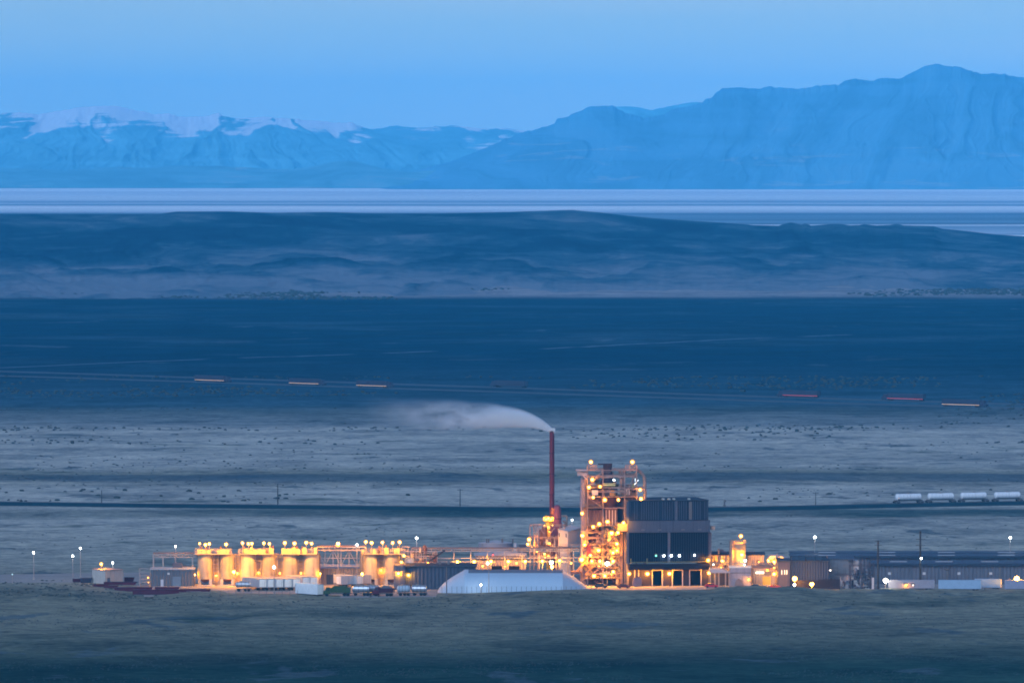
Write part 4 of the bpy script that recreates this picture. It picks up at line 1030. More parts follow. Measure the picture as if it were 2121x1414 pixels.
y = 30; a, c, d = (X(1156.5,y+6),y+6), (X(1176.5,y),y), (X(1203,y+6),y+6); e = (a[0]+d[0]-c[0], a[1]+d[1]-c[1]); zb, z1, zp = Z(1132,y), Z(1102,y), Z(1091.5,y+6)
MB().add([(*a,zb),(*c,zb),(*d,zb),(*e,zb),(*a,z1+.6),(*c,z1),(*d,zp-.4),(*e,zp+.2)],[(0,1,5,4),(1,2,6,5),(2,3,7,6),(3,0,4,7),(0,3,2,1),(4,5,6,7)]).build('wall', M('pink white sheet',(.46,.42,.43),.5,var=.05), t)
MB().add([(a[0]-.2,a[1]-.1,z1+.65),(c[0],c[1]-.25,z1+.05),(d[0]+.2,d[1]-.1,zp-.35),(e[0],e[1]+.2,zp+.25),(a[0]-.2,a[1]-.1,z1+.85),(c[0],c[1]-.25,z1+.25),(d[0]+.2,d[1]-.1,zp-.15),(e[0],e[1]+.2,zp+.45)],[(0,3,2,1),(4,5,6,7),(0,1,5,4),(1,2,6,5),(2,3,7,6),(3,0,4,7)]).build('roof', ROOFW, t)
for f_ in (.12,.82):
    x_, y_ = a[0]+(c[0]-a[0])*f_, a[1]+(c[1]-a[1])*f_; MB().box(x_-.18,x_+.18,y_-.28,y_-.1,Z(1113,y),Z(1105,y)).build('window', WIND, t)
for p in (a,c,d,e): MB().bar((p[0]*.98+.02*c[0],p[1],0),(p[0]*.98+.02*c[0],p[1],zb),.4).build('leg', STEEL, t)
MB().rail(X(1150,y),X(1206,y),y-1.6,y+12,zb-.15,1.1,.08,1.6).box(X(1150,y),X(1206,y),y-1.6,y-.2,zb-.3,zb-.15).build('walkway', STEEL, t)
MB().box(X(1160,y+3),X(1182,y+3),y+4,y+9,0,zb-.4).build('lower_room', M('pink white sheet',(.46,.42,.43)), t)
lamp_post(1185,1076.5,64,'tiny blue-white lamp on a slim post behind the white box house',WHITE_L,.26,arm=.3)
t = T('gooseneck_pipe','bent pale vent pipes rising behind the white box house','pipe',1172,58)
y = 58; m = MB()
m.path([(X(1163,y),y,Z(1068,y)),(X(1174,y),y,Z(1068,y)),(X(1174,y),y,0)],.35)
m.path([(X(1165,y),y-1,Z(1079,y)),(X(1169,y),y-1,Z(1079,y)),(X(1171,y),y-1,Z(1083,y)),(X(1171,y),y-1,0)],.3)
m.tube((X(1180,y),y-1,0),(X(1180,y),y-1,Z(1086,y)),.25,n=8); m.build('vent_pipe', TAN, t, smooth=True)

# ------------------------------------------------------------------ the lit process tower
t = T('process_tower','tall open steel process tower crowded with sodium lamps, with a dark hood inside its top','tower',1250,10)
Y0, Y1 = 6, 24
STP = M('pinkish steel',(.26,.18,.16))
def zz(r): return Z(r, Y0)
def xx(p): return X(p, Y0)
m = MB()
for px, top in ((1206,990),(1217,966),(1249,974),(1294,974),(1319,966)):
    for y in (Y0, 15, Y1): m.bar((xx(px),y,0),(xx(px),y,zz(top)),.32)
m.build('column', STP, t)
m = MB()
for rw, p0_, p1_ in ((974,1217,1319),(1010,1217,1294),(1029,1217,1319),(1012,1294,1336),(1052,1206,1294),(1088,1206,1294),(1103,1206,1290),(1128,1206,1290),(1153,1206,1284),(1175,1206,1284),(1198,1206,1284)):
    for y in (Y0, 15, Y1): m.bar((xx(p0_),y,zz(rw)),(xx(p1_),y,zz(rw)),.26)
    for px in np.linspace(p0_, p1_, 5): m.bar((xx(px),Y0,zz(rw)),(xx(px),Y1,zz(rw)),.22)
m.build('beam', STP, t)
m = MB()
for (a, r0_, b2, r1_) in ((1217,1010,1249,974),(1294,1029,1319,974),(1249,1128,1206,1153),(1206,1103,1249,1088),(1249,1175,1284,1153),(1206,1198,1249,1175),(1249,1052,1217,1029),(1232,1113,1247,1103),(1226,1036,1217,1020)):
    m.bar((xx(a),Y0-.05,zz(r0_)),(xx(b2),Y0-.05,zz(r1_)),.24)
m.build('brace', STP, t)
for rw, p0_, p1_, d0_ in ((1010,1217,1249,1),(1029,1252,1319,1),(1052,1206,1250,1),(1090,1217,1292,2),(1103,1250,1292,2),(1128,1240,1284,2),(1153,1238,1286,2),(1175,1212,1284,1),(1198,1222,1284,2)):
    ya = Y0-d0_; MB().box(xx(p0_),xx(p1_),ya,Y1-.5,zz(rw)+.2,zz(rw)+.32).rail(xx(p0_),xx(p1_),ya,Y1-.5,zz(rw)+.32,1.15,.09,1.5).build('platform', M('grated deck',(.20,.15,.11),.7), t)
MB().box(xx(1217),xx(1236),Y0,Y0+6,zz(973),zz(972)).rail(xx(1217),xx(1236),Y0,Y0+6,zz(972),1.3,.12,1.0).build('top_platform', STP, t)
MB().box(xx(1296),xx(1319),Y0,Y0+6,zz(973),zz(972)).rail(xx(1296),xx(1319),Y0,Y0+6,zz(972),1.3,.12,1.0).build('top_platform', STP, t)
MB().box(xx(1193),xx(1217),Y0-1,Y0+8,zz(975),zz(973)).box(xx(1196),xx(1216),Y0,Y0+6,zz(985),zz(977.5)).bar((xx(1199),Y0-.6,zz(976)),(xx(1216),Y0-.6,zz(993)),.3).build('side_canopy', M('pink roof slab',(.5,.36,.32),.6), t)
y = 14; x = xx(1259); s = sc(y)
hx = lambda p: abs(p)*s
MB().lathe(x,y,[(9.5*s,zz(978)),(10*s,zz(982)),(13*s,zz(996)),(17*s,zz(1002)),(22*s,zz(1005))],24).build('hood', M('black hood',(.035,.03,.045),.5), t, smooth=True)
MB().lathe(x,y,[(8*s,zz(978)),(8*s,zz(974)),(9.5*s,zz(968)),(9.5*s,zz(963)),(10.5*s,zz(962.5)),(10.5*s,zz(961.5)),(2*s,zz(961.5))],20).tube((x-1,y,zz(963)),(xx(1239),y,zz(963)),.25,n=8).build('hood_neck', M('black neck',(.05,.03,.035),.6), t, smooth=True)
MB().lathe(x,y,[(23*s,zz(1010)),(23*s,zz(1005.1)),(24*s,zz(1005)),(24*s,zz(1004))],24).build('collar', M('olive collar',(.13,.12,.06),.6), t)
for rw in (1002,1005): MB().bar((x-1.5,Y0+2.4-.4*(rw-1002),zz(rw)),(x+2.6,Y0+2.4-.4*(rw-1002),zz(rw)),.10).build('strip_light', M('olive strip',(.8,.8,.4),emit=(.8,.75,.3),estr=.8,var=0), t)
MB().lathe(x,y,[(20*s,zz(1052)),(21*s,zz(1040)),(21*s,zz(1012))],24).build('vessel', M('dark oxide',(.09,.045,.05),.7,streak=True), t, smooth=True)
MB().box(xx(1253),xx(1279),Y0+3,Y1-3,zz(1090),zz(1052)).build('duct_house', M('dark oxide ribs',(.085,.045,.05),.7), t)
m = MB()
for px in (1255,1261.5,1268,1274): m.box(xx(px),xx(px+1.8),Y0+2.85,Y0+3,zz(1089),zz(1057))
m.build('rib', M('pale rib',(.42,.36,.37),.6), t)
MB().box(xx(1220),xx(1249),Y0+2,Y1-4,zz(1088),zz(1056)).build('cladding', M('brown cladding',(.12,.07,.065),.8,ribs=1.2), t)
MB().box(xx(1217.5),xx(1249),Y0+4,Y1-4,zz(1048),zz(1034)).build('cladding', RUST, t)
MB().lathe(xx(1269),Y0+1.6,[(.2,zz(1027.5)),(1.05,zz(1026)),(1.1,zz(1019)),(.8,zz(1016)),(.2,zz(1015))],18).build('orange_drum', M('orange drum',(.50,.22,.04),.5), t, smooth=True)
MB().box(xx(1226),xx(1239),Y0-.6,Y0+3,zz(1025),zz(1015)).box(xx(1297),xx(1305),Y0+1,Y0+4,zz(1025),zz(1013)).build('cabinet', M('grey cabinet',(.40,.38,.38),.6), t)
MB().path([(xx(1284),12,zz(974)),(xx(1287),12,zz(1000)),(xx(1287),12,zz(1029))],.5).path([(xx(1291),14,zz(974)),(xx(1291),14,zz(1029))],.4).build('riser_pipe', STP, t, smooth=True)
MB().path([(xx(1319),9,zz(973)),(xx(1325),9,zz(976)),(xx(1331),9,zz(982)),(xx(1335),9,zz(989)),(xx(1336),9,zz(1000)),(xx(1336),9,0)],.55,10).build('overhead_duct', STP, t, smooth=True)
MB().bar((xx(1316),8,zz(997)),(xx(1316),8,zz(991)),.18).bar((xx(1314),8,zz(1004)),(xx(1323),8,zz(994)),.2).build('tube_lamp', M('cool strip',(.8,.85,.9),emit=(.85,.95,1),estr=2.2,var=0), t)
MB().box(xx(1309),xx(1315),8.2,10,zz(1010),zz(1003)).build('control_box', M('olive box',(.25,.24,.12)), t)
MB().path([(xx(1209),9,zz(992)),(xx(1208),9,zz(1040)),(xx(1210),9,zz(1080)),(xx(1210),9,0)],1.1,14).path([(xx(1214),11,zz(1000)),(xx(1214),11,0)],.6,10).build('downcomer', M('mauve duct',(.30,.23,.25),.6,streak=True), t, smooth=True)
MB().box(xx(1215),xx(1224),Y0-.4,Y0+3,zz(1152),zz(1128)).build('red_panel', MAROON, t)
MB().box(xx(1284),xx(1290.5),Y0+1,Y1,0,zz(1100)).build('stair_shaft', M('rust shaft',(.26,.17,.14),.7), t)
m = MB()
for k, rw in enumerate((1198,1175,1153,1128,1103)):
    a, b2 = (1262,1282) if k % 2 else (1282,1262); r2 = {1198:1175,1175:1153,1153:1128,1128:1103,1103:1090}[rw]
    m.bar((xx(a),Y0-2.0,zz(rw)+.3),(xx(b2),Y0-2.0,zz(r2)+.3),.9,.12)
m.build('stair_flight', STEEL, t)
MB().lathe(xx(1232),Y0+3,[(.3,zz(1152)),(1.6,zz(1148)),(1.6,zz(1133)),(.3,zz(1130))],16).build('drum', M('tan drum',(.40,.30,.22),.6), t, smooth=True)
MB().add([(xx(1270),Y0,zz(1103)),(xx(1284),Y0,zz(1103)),(xx(1284),Y0+5,zz(1103)),(xx(1270),Y0+5,zz(1103)),(xx(1275),Y0+2,zz(1127)),(xx(1279),Y0+2,zz(1127)),(xx(1279),Y0+3,zz(1127)),(xx(1275),Y0+3,zz(1127))],[(0,1,5,4),(1,2,6,5),(2,3,7,6),(3,0,4,7),(4,5,6,7),(3,2,1,0)]).build('hopper', M('ochre hopper',(.48,.34,.16),.6), t)
MB().box(xx(1208),xx(1245.5),Y0+9,Y0+9.3,zz(1200),zz(1092)).build('back_panel', M('added dark backing',(.07,.04,.04),.8,streak=True), t)  # added dark sheet hides the bright background so lamplit steel stands out
MB().box(xx(1246),xx(1284),Y0+8,Y0+8.3,zz(1196),zz(1105)).build('back_panel', M('ochre panel',(.46,.33,.16)), t)
MB().bar((xx(1192),4.4,zz(1184)),(xx(1213),4.4,zz(1164)),1.4,.5).bar((xx(1213),4.2,zz(1166)),(xx(1231),4.2,zz(1192)),1.2,.4).bar((xx(1212),4.2,zz(1190)),(xx(1228),4.2,zz(1172)),.5).build('conveyor', M('orange conveyor',(.46,.22,.06),.6), t)
MB().box(xx(1183),xx(1205),2,9,zz(1187),zz(1182.5)).bar((xx(1186),3,0),(xx(1186),3,zz(1187)),.3).bar((xx(1203),3,0),(xx(1203),3,zz(1187)),.3).build('low_canopy', RUST, t)
OXI, TAND = M('dark oxide',(.09,.045,.05)), M('dusty tan',(.26,.17,.11),.6)
for px, r0_, r1_, yy, rad, mt in ((1226,1125,1108,4,1.7,OXI),(1241,1122,1106,8,1.5,MAROON),(1262,1122,1109,9,1.6,TAND),(1231,1172,1158,6,1.5,OXI),(1252,1196,1180,5,1.7,TAND),(1266,1172,1156,9,1.5,OXI),(1218,1196,1179,5,1.5,STEELD),(1275,1150,1136,5,1.1,OXI),(1236,1004,994,12,1.3,STEELD),(1301,1026,1013,8,1.2,TAND),(1311,1026,1012,12,1.0,OXI),(1240,1048,1036,2,1.2,OXI),(1262,1210,1200,3,1.6,STEELD),(1240,1211,1201,2,1.5,RUST)):
    MB().lathe(xx(px),Y0+yy,[(.3,zz(r0_)),(rad,zz(r0_)+.9),(rad,zz(r1_)-.6),(.35,zz(r1_))],16).tube((xx(px)+rad*.6,Y0+yy,zz(r1_)-.6),(xx(px)+rad*.6,Y0+yy,zz(r1_)+1.5),.18,n=7).build('process_vessel', mt, t, smooth=True)
for px0_, px1_, r0_, r1_, yy, mt in ((1219,1247,1030,1012,13,OXI),(1218,1232,1101,1091,1,OXI),(1250,1270,1101,1092,11,STEELD),(1206,1222,1175,1155,10,OXI),(1270,1284,1198,1177,8.4,TAND),(1208,1240,1212,1200,7,STEELD),(1244,1284,1212,1199,9,OXI),(1232,1246,1152,1130,10,STEELD),(1296,1318,1028,1012,14,OXI),(1206,1217,1128,1104,8,RUST)):
    MB().box(xx(px0_),xx(px1_),Y0+yy,Y0+yy+1.5,zz(r0_),zz(r1_)).build('equipment_panel', mt, t)
for px0_, px1_, rw in ((1206,1284,1141),(1206,1250,1116),(1217,1294,1020),(1206,1284,1168),(1214,1290,1189),(1217,1319,988)):
    MB().box(xx(px0_),xx(px1_),Y0+.3,Y0+.9,zz(rw),zz(rw)+.35).tube((xx(px0_),Y0+1.4,zz(rw)+.6),(xx(px1_),Y0+1.4,zz(rw)+.6),.2,n=8).build('cable_tray', STP, t)
clutter(t,1206,1250,1092,1150,Y0,Y0+7,60,21,[STP,RUST,M('ochre pipe',(.48,.33,.17),.6),STEELD])
clutter(t,1206,1284,1152,1212,Y0-1,Y0+7,120,22,[STP,RUST,M('ochre pipe',(.48,.33,.17)),STEELD,STEELD])
clutter(t,1250,1284,1105,1152,Y0-1,Y0+6,64,23,[STP,RUST,STEELD,M('ochre pipe',(.48,.33,.17))])
clutter(t,1217,1319,976,1050,Y0+1,Y0+12,46,24,[STP,RUST,STEELD])
for px, rw, r_, mt in ((1224,956.5,.52,None),(1310,956.5,.52,None),(1227,993,.5,None),(1220,1009,.48,None),(1243,1007.5,.38,None),(1229,1030,.36,None),(1253,1035,.5,None),(1281,1035,.42,None),(1326,1014,.46,None),(1328,1033,.55,None),
    (1272,994,.26,WHITE_L),(1206,1063,.44,None),(1229,1091,.42,None),(1241.5,1085,.46,None),(1258.5,1080,.52,None),(1206.5,1109,.54,None),(1267,1103.5,.62,None),(1280,1103,.52,None),(1211,1128,.44,None),(1278,1126,.48,None),
    (1240,1139.5,.58,None),(1270,1144.5,.50,None),(1278,1140,.36,None),(1205,1158.5,.80,None),(1223,1150,.40,None),(1226,1162,.42,None),(1242.6,1162,.40,None),(1258,1167,.70,WARMW),(1270,1162,.48,None),(1270.5,1184,.44,None),(1230.6,1192.5,.50,None),(1253,1192.5,.42,None),(1183,1166,.3,SODIUM_DIM)):
    lamp(t, px, rw, Y0-2.6 if rw > 1040 else Y0-1.6, mt or (SODIUM_LOW if rw < 1100 else SODIUM), r_)
for px, rw in ((1262,1118),(1275,1174)): lamp(t, px, rw, Y0+5, SODIUM_DIM, .4)

# ------------------------------------------------------------------ the big dark building
ANG = R(9.5)
bx, by = X(1303,2), 2.0
t = thing('main_building','big dark ribbed building with three black doorways, right beside the lit tower','building',(bx,by,0),ANG); t['_local'] = 1
s = sc(by); c_ = math.cos(ANG)
def lx(px): return (px-1303)*s/c_*1.015
def lz(r): return Z(r, by)
wx = lx(1466); D_ = 24.0
RIBU = M('blue black ribs',(.016,.024,.045),.55)
RIBL = M('dark ribs',(.004,.005,.012),.6)
MB().box(.0,wx,.3,D_,lz(1166),lz(1103)).build('lower_wall', RIBL, t, rel=False)
MB().box(.0,wx,.3,D_,lz(1078),lz(1038)).build('upper_wall', RIBU, t, rel=False)
m = MB()
for k in range(34):
    x = .4+k*(wx-.8)/33; m.box(x-.11,x+.11,.12,.3,lz(1165),lz(1105))
m.build('rib', M('rib edge',(.014,.02,.036),.55), t, rel=False)
m = MB(); rr = random.Random(4)
for k in range(34):
    if rr.random() < .14: continue
    x = .4+k*(wx-.8)/33; m.box(x-.13,x+.13,.10,.3,lz(1077),lz(1039))
m.build('rib', M('pale rib edge',(.05,.066,.095),.55), t, rel=False)
MB().box(-.35,wx+.5,-.3,D_+.3,lz(1103),lz(1078.5)).build('fascia', GREYF, t, rel=False)
m = MB()
for px in (1328,1362,1410,1444): m.box(lx(px),lx(px+7),-.36,-.3,lz(1098.5),lz(1096.5))
m.build('vent_slot', STEELD, t, rel=False)
MB().box(-.5,-.003,.1,D_,0,lz(1037)).build('side_wall', M('mauve grey panel',(.10,.09,.11),.6,streak=True), t, rel=False)
for px, r0_, r1_ in ((1300,1038,1078),(1385,1103,1166),(1300,1103,1166),(1400,1038,1078)):
    MB().box(lx(px)-.45,lx(px)+.45,-.15,.09,lz(r1_),lz(r0_)).build('pilaster', M('grey pilaster',(.075,.085,.115),.6), t, rel=False)
MB().box(lx(1426),lx(1432),-.02,.09,lz(1077),lz(1040)).build('ladder_cage', STEELD, t, rel=False)
MB().box(-.2,wx+.1,-.2,D_,lz(1037.8),lz(1036)).build('roof_edge', ROOFD, t, rel=False)
for px in (1374,1386,1396,1427): MB().box(lx(px),lx(px+4),2,4,lz(1035.9),lz(1033)).build('roof_unit', M('pale roof unit',(.45,.45,.40),.5), t, rel=False)
MB().bar((lx(1306),-.9,lz(1164)),(lx(1462),-.9,lz(1164)),.14).bar((lx(1306),-.9,lz(1168)),(lx(1306),-.9,lz(1156)),.2).bar((lx(1339),-.9,lz(1168)),(lx(1339),-.9,lz(1156)),.2).build('railing', M('dull yellow pipe',(.26,.24,.10),.6), t, rel=False)
MB().box(-.2,wx+.2,-1.4,.29,lz(1180),lz(1168)).build('awning', M('black awning',(.008,.008,.014),.7), t, rel=False)
doors = ((1351,1371.5),(1392,1413),(1427.5,1451))
xs_ = [0]+[lx(v) for d in doors for v in d]+[wx]
m = MB()
for k in range(0,8,2): m.box(xs_[k]+(.0 if k == 0 else .0),xs_[k+1],.3,.8,0,lz(1180)-.003)
m.box(0,wx,.3,.8,lz(1180)-.002,lz(1168)-.002).build('ground_wall', M('dark plinth wall',(.02,.016,.022),.7), t, rel=False)
MB().box(.5,wx-.5,8,8.3,0,lz(1180)).box(.5,wx-.5,.81,8,-.02,.08).build('interior', BLACK, t, rel=False)
for a, b2 in doors:
    m = MB().bar((lx(a),.2,0),(lx(a),.2,lz(1182)),.35,.25).bar((lx(b2),.2,0),(lx(b2),.2,lz(1182)),.35,.25).bar((lx(a)-.17,.2,lz(1181.5)),(lx(b2)+.17,.2,lz(1181.5)),.2,.3)
    m.build('door_frame', M('pale door frame',(.32,.29,.31),.6), t, rel=False)
MB().box(lx(1314),lx(1316),.2,.299,lz(1195),lz(1176)).box(lx(1322),lx(1324),.2,.299,lz(1195),lz(1176)).build('downpipe', M('pale door frame',(.32,.29,.31)), t, rel=False)
MB().prism([(lx(1308),.1),(lx(1326),.1),(lx(1328),lz(1203)),(lx(1325),lz(1195)),(lx(1311),lz(1195)),(lx(1308),lz(1203))],-2.2,-1.9).build('shield', M('mauve shield',(.13,.11,.15),.7), t, rel=False)
MB().box(wx+.003,wx+1.2,1,D_-2,0,lz(1104)).build('side_duct', M('mauve grey panel',(.10,.09,.11)), t, rel=False)
MB().box(-3.6,-.52,.6,10,lz(1100),lz(1085)).build('side_platform', M('ochre panel',(.46,.33,.16)), t, rel=False)
for px, rw, mt, r_ in ((1301.5,1188,SODIUM,.5),(1339,1188,SODIUM,.56),(1384,1187.5,SODIUM,.52),(1465,1186.5,SODIUM,.5),(1463.5,1160,SODIUM,.5),(1358,1151,GREEN_L,.34),(1374,1151.5,WHITE_L,.34),(1389.5,1151,WHITE_L,.34),(1406,1151,WHITE_L,.34),(1437,1150,WHITE_L,.34),(1290,1082.5,SODIUM,.5)):
    x_ = lx(px); lamp(t,0,0,0,mt,r_,local=(x_, -1.75 if mt in (SODIUM,) else -.35, Z(rw, by+x_*math.sin(ANG)-1.5)))
MB().box(wx+1.2,wx+2.6,1.5,3.5,lz(1099),lz(1091)).build('side_cabinet', TAN, t, rel=False)
del t['_local']
def car(px, y, rz, label, mat, z=0, group='cars by the main building'):
    t = T('parked_car', label, 'car', px, y, group, rz=rz, z=z)
    MB().prism([(-2.2,.35),(2.2,.35),(2.25,.9),(1.3,1.0),(.7,1.55),(-1.2,1.58),(-1.9,1.0),(-2.25,.95)],-.88,.88).build('body', mat, t, rel=False)
    MB().prism([(-1.15,1.02),(1.1,1.02),(.6,1.47),(-1.05,1.5)],-.9,.9).build('window', WIND, t, rel=False)
    for x in (-1.4,1.4):
        for y_ in (-.8,.8):
            o = bpy.data.objects.new('wheel', WHEEL_Y); COL.objects.link(o); o.parent = t; o.location = (x,y_,.33); o.scale = (.64,.8,.64)
    return t
car(1292,-10,.1,'dark red pickup-sized car at the corner of the big dark building',MAROON)
car(1245,-8,-.05,'black low car parked at the foot of the lit tower',M('black car paint',(.02,.02,.03),.3))
car(1474,-6,.05,'bright red car parked under the lamp at the far corner of the big dark building',M('red car paint',(.38,.02,.04),.4))
car(1566,-14,0,'black car in front of the row of lit service sheds',M('black car paint',(.02,.02,.03)))
car(1605,-16,.1,'red car against the lit end of the dark blue shed',M('red car paint',(.38,.02,.04)))
# ------------------------------------------------------------------ service cluster right of the big building
y = 24
t = T('silo_tank','pale round tank with a lamp glowing on its side, right of the big dark building','tank',1530,y); s = sc(y)
x = X(1531,y); r = 14.5*s
MB().lathe(x,y+r,[(r,0),(r,Z(1126,y)),(r*.9,Z(1124.5,y)),(.2,Z(1122.5,y))],28).build('shell', SILO, t, smooth=True)
MB().tube((X(1515,y),y-.6,0),(X(1515,y),y-.6,Z(1119,y)),.7,n=12).tube((X(1519,y),y-.4,0),(X(1519,y),y-.4,Z(1120,y)),.4,n=10).build('riser_pipe', TAN, t, smooth=True)
m = MB()
for k in range(14):
    a = 2*math.pi*k/14; b2 = 2*math.pi*(k+1)/14; z = Z(1126,y)
    m.bar((x+r*math.cos(a),y+r+r*math.sin(a),z),(x+r*math.cos(a),y+r+r*math.sin(a),z+1.2),.09)
    for hh in (.6,1.2): m.bar((x+r*math.cos(a),y+r+r*math.sin(a),z+hh),(x+r*math.cos(b2),y+r+r*math.sin(b2),z+hh),.08)
m.build('railing', STEEL, t)
MB().box(X(1540,y),X(1546,y),y+1,y+2,Z(1126,y),Z(1119,y)).build('cabinet', TAN, t)
MB().tube((X(1535,y),y+1,Z(1126,y)),(X(1535,y),y+1,Z(1109,y)),.08,n=6).build('lamp_pole', STEEL, t)
lamp(t,1535,1110,y+.3,SODIUM,.5); lamp(t,1537,1148.5,y-2.1,SODIUM,.62); lamp(t,1544,1161,y-1.2,bulb_kind('cool small bulb',(.9,.95,1),12,20),.34); lamp(t,1542,1169.5,y-1.2,MATS['cool small bulb'],.22)
def simple_building(name, label, px0, px1, rt, y, depth, wall, roof, cat='building', gable=True, z=0):
    t = T(name, label, cat, (px0+px1)/2, y)
    xa, xb, zt = X(px0,y), X(px1,y), Z(rt,y)
    MB().box(xa,xb,y,y+depth,z,zt).build('wall', wall, t)
    if gable: MB().prism_x([(y-.4,zt+.003),(y+depth+.4,zt+.003),(y+depth+.4,zt+.25),(y+depth/2,zt+.9),(y-.4,zt+.25)], xa-.4, xb+.4).build('roof', roof, t)
    else: MB().box(xa-.2,xb+.2,y-.2,y+depth+.2,zt+.003,zt+.35).build('roof', roof, t)
    return t
t = simple_building('tan_building','tan sheet building with two roof hoods, between the big dark building and the round tank',1471,1511,1149,30,12,TAN,ROOFD)
MB().lathe(X(1494,30),36,[(1.3,Z(1149,30)+.5),(1.5,Z(1144,30)),(.9,Z(1140,30)),(.1,Z(1139,30))],16).box(X(1498,30),X(1505,30),33,38,Z(1149,30)+.3,Z(1143,30)).build('roof_hood', M('dull hood',(.16,.13,.15),.6), t, smooth=True)
MB().tube((X(1489,30),30.3,Z(1160,30)),(X(1489,30),30.3,Z(1136,30)),.35,n=8).build('flue', TAN, t)
lamp(t,1496.5,1162,27.5,SODIUM,.52)
t = simple_building('tan_store','plain tan ribbed store standing right of the round tank',1549,1583,1149.5,32,12,TAN,ROOFD)
MB().box(X(1552,32),X(1562,32),36,40,Z(1149,32)+.4,Z(1144,32)).build('roof_unit', STEELD, t); lamp(t,1572,1164,30,SODIUM_DIM,.22)
t = T('open_canopy','open canopy shed with a pale sloping roof at the corner of the big dark building','shed',1490,0)
y = 0; xa, xb = X(1470,y), X(1513,y)
MB().prism([(xa,Z(1178,y)),(X(1496,y),Z(1178,y)),(xb,Z(1185,y)),(xb,Z(1186.5,y)),(xa,Z(1186.5,y))],y,y+9).build('roof', M('pinkish roof',(.42,.36,.36),.6), t)
m = MB()
for px in (1472,1482,1490,1504,1511):
    for yy in (y+.3,y+8.7): m.bar((X(px,y),yy,0),(X(px,y),yy,Z(1186.5,y)),.3)
m.build('post', STEEL, t); MB().box(xa+.3,xb-.3,y+8.8,y+9,0,Z(1187,y)).build('back_wall', M('navy back wall',(.05,.055,.08)), t)
t = simple_building('white_block_house','long low white flat-roofed house with a dark band, in front of the round tank',1512,1556,1176,2,10,M('lilac white',(.30,.27,.30),.6,streak=True),WHITEB,gable=False)
MB().box(X(1512,2)-.02,X(1556,2)+.02,1.93,2,Z(1187,2),Z(1185.5,2)).build('band', STEELD, t); MB().prism([(X(1522,2),.4),(X(1541,2),.4),(X(1537,2),2.2),(X(1530,2),2.8),(X(1524,2),2.0)],0.6,1.6).build('dirt_pile', M('tan pile',(.22,.16,.14)), t)
lamp(t,1551,1200,.6,SODIUM_DIM,.34)
t = simple_building('lit_service_shed','low service shed with a bright strip lamp, left of the dark blue shed',1558,1606,1178,12,8,TAN,M('copper roof',(.34,.20,.14)))
MB().box(X(1566,12),X(1582,12),10.6,11.2,Z(1187,12),Z(1184,12)).build('strip_lamp', TUBE_L, t)
MB().box(X(1584,12),X(1598,12),11.7,11.999,Z(1191,12),Z(1183,12)).build('louvre', STEELD, t); MB().box(X(1580,12),X(1597,12),11.8,11.998,.1,Z(1194,12)).build('yellow_shelf', YEL, t)
t = T('service_piping','maze of orange-lit pipes over the low sheds between the canopy and the dark blue shed','pipework',1540,16)
m = MB()
for rw in (1167,1172,1176): m.tube((X(1470,14),14+rw % 3,Z(rw,14)),(X(1600,14),14+rw % 3,Z(rw,14)),.16,n=8)
m.build('pipe_run', STEEL, t)
m = MB()
for px in (1478,1500,1524,1566,1586): m.bar((X(px,14),14,0),(X(px,14),14,Z(1165,14)),.2)
m.build('stanchion', STEEL, t)
clutter(t,1470,1512,1164,1178,13,17,16,51,[TAN,RUST,STEEL]); clutter(t,1556,1612,1160,1200,13.5,18,48,52,[TAN,RUST,STEEL])
lamp(t,1478,1169,12,TUBE_L,.3); lamp(t,1494,1175,12,SODIUM_DIM,.24); lamp(t,1553,1174.5,12,SODIUM_DIM,.28); lamp(t,1590,1181,12,SODIUM_DIM,.26); lamp(t,1604,1176,12,SODIUM_DIM,.3)
t = simple_building('lit_gable_house','glowing orange gabled house with a pale roof slope behind the dark blue shed',1593,1632,1159,26,12,TAN,M('peach roof',(.50,.42,.38)),gable=False)
MB().prism([(X(1590,26),Z(1158,26)),(X(1598,26),Z(1151,26)),(X(1612,26),Z(1151,26)),(X(1639,26),Z(1158.5,26))],25.4,38.5).build('gable', M('peach roof',(.50,.42,.38)), t)
lamp(t,1592,1161,23,SODIUM,.46); lamp(t,1603.5,1164,20.5,SODIUM,.70); lamp(t,1604,1174,21,SODIUM,.4); lamp(t,1604,1188.5,6,SODIUM,.54)
t = T('dark_blue_shed','flat-roofed dark blue ribbed shed with two lit slot windows in its end wall','shed',1638,-10)
y = -10; xa, xc, xb = X(1612,y), X(1636,y), X(1719,y); zt = Z(1163,y)
MB().box(xc,xb,y,y+16,0,zt).build('wall', M('navy cladding',(.045,.06,.095),.55,ribs=.9,rib_amp=.1), t)
MB().box(xa,xc-.003,y-1.2,y+16,0,Z(1163.5,y)).build('end_wall', M('mauve end wall',(.08,.075,.105),.6), t)
MB().box(xa-.2,xc+.4,y-1.6,y+16.2,Z(1163.3,y),Z(1160,y)).box(xc+.41,xb+.2,y-.3,y+16.2,zt+.003,zt+.4).build('roof', ROOFD, t)
MB().box(xc-1.2,xc-1.1,y-1.25,y-1.2,0,Z(1164,y)).build('seam', STEELD, t)
for px in (1619.5,1625.5,1630): MB().box(X(px-.8,y),X(px+.8,y),y-1.27,y-1.2,Z(1189,y),Z(1180,y)).build('slot_window', LITW, t)
m = MB()
for a, b2 in ((1640,1655),(1656,1668),(1671,1689),(1691,1703)): MB().box(X(a,y),X(b2,y),y+3,y+7,zt+.4,zt+1.35+.3*(a % 2)).build('roof_unit', M('navy roof unit',(.05,.065,.09),.6), t)
lamp_post(1646.5,1198,-20,'large orange lamp on a low post in front of the dark blue shed',SODIUM,.74,arm=.5)
lamp_post(1646,1211,-32,'small white bollard lamp right below the large orange lamp',WARMW,.4,arm=.3,name='bollard_lamp')
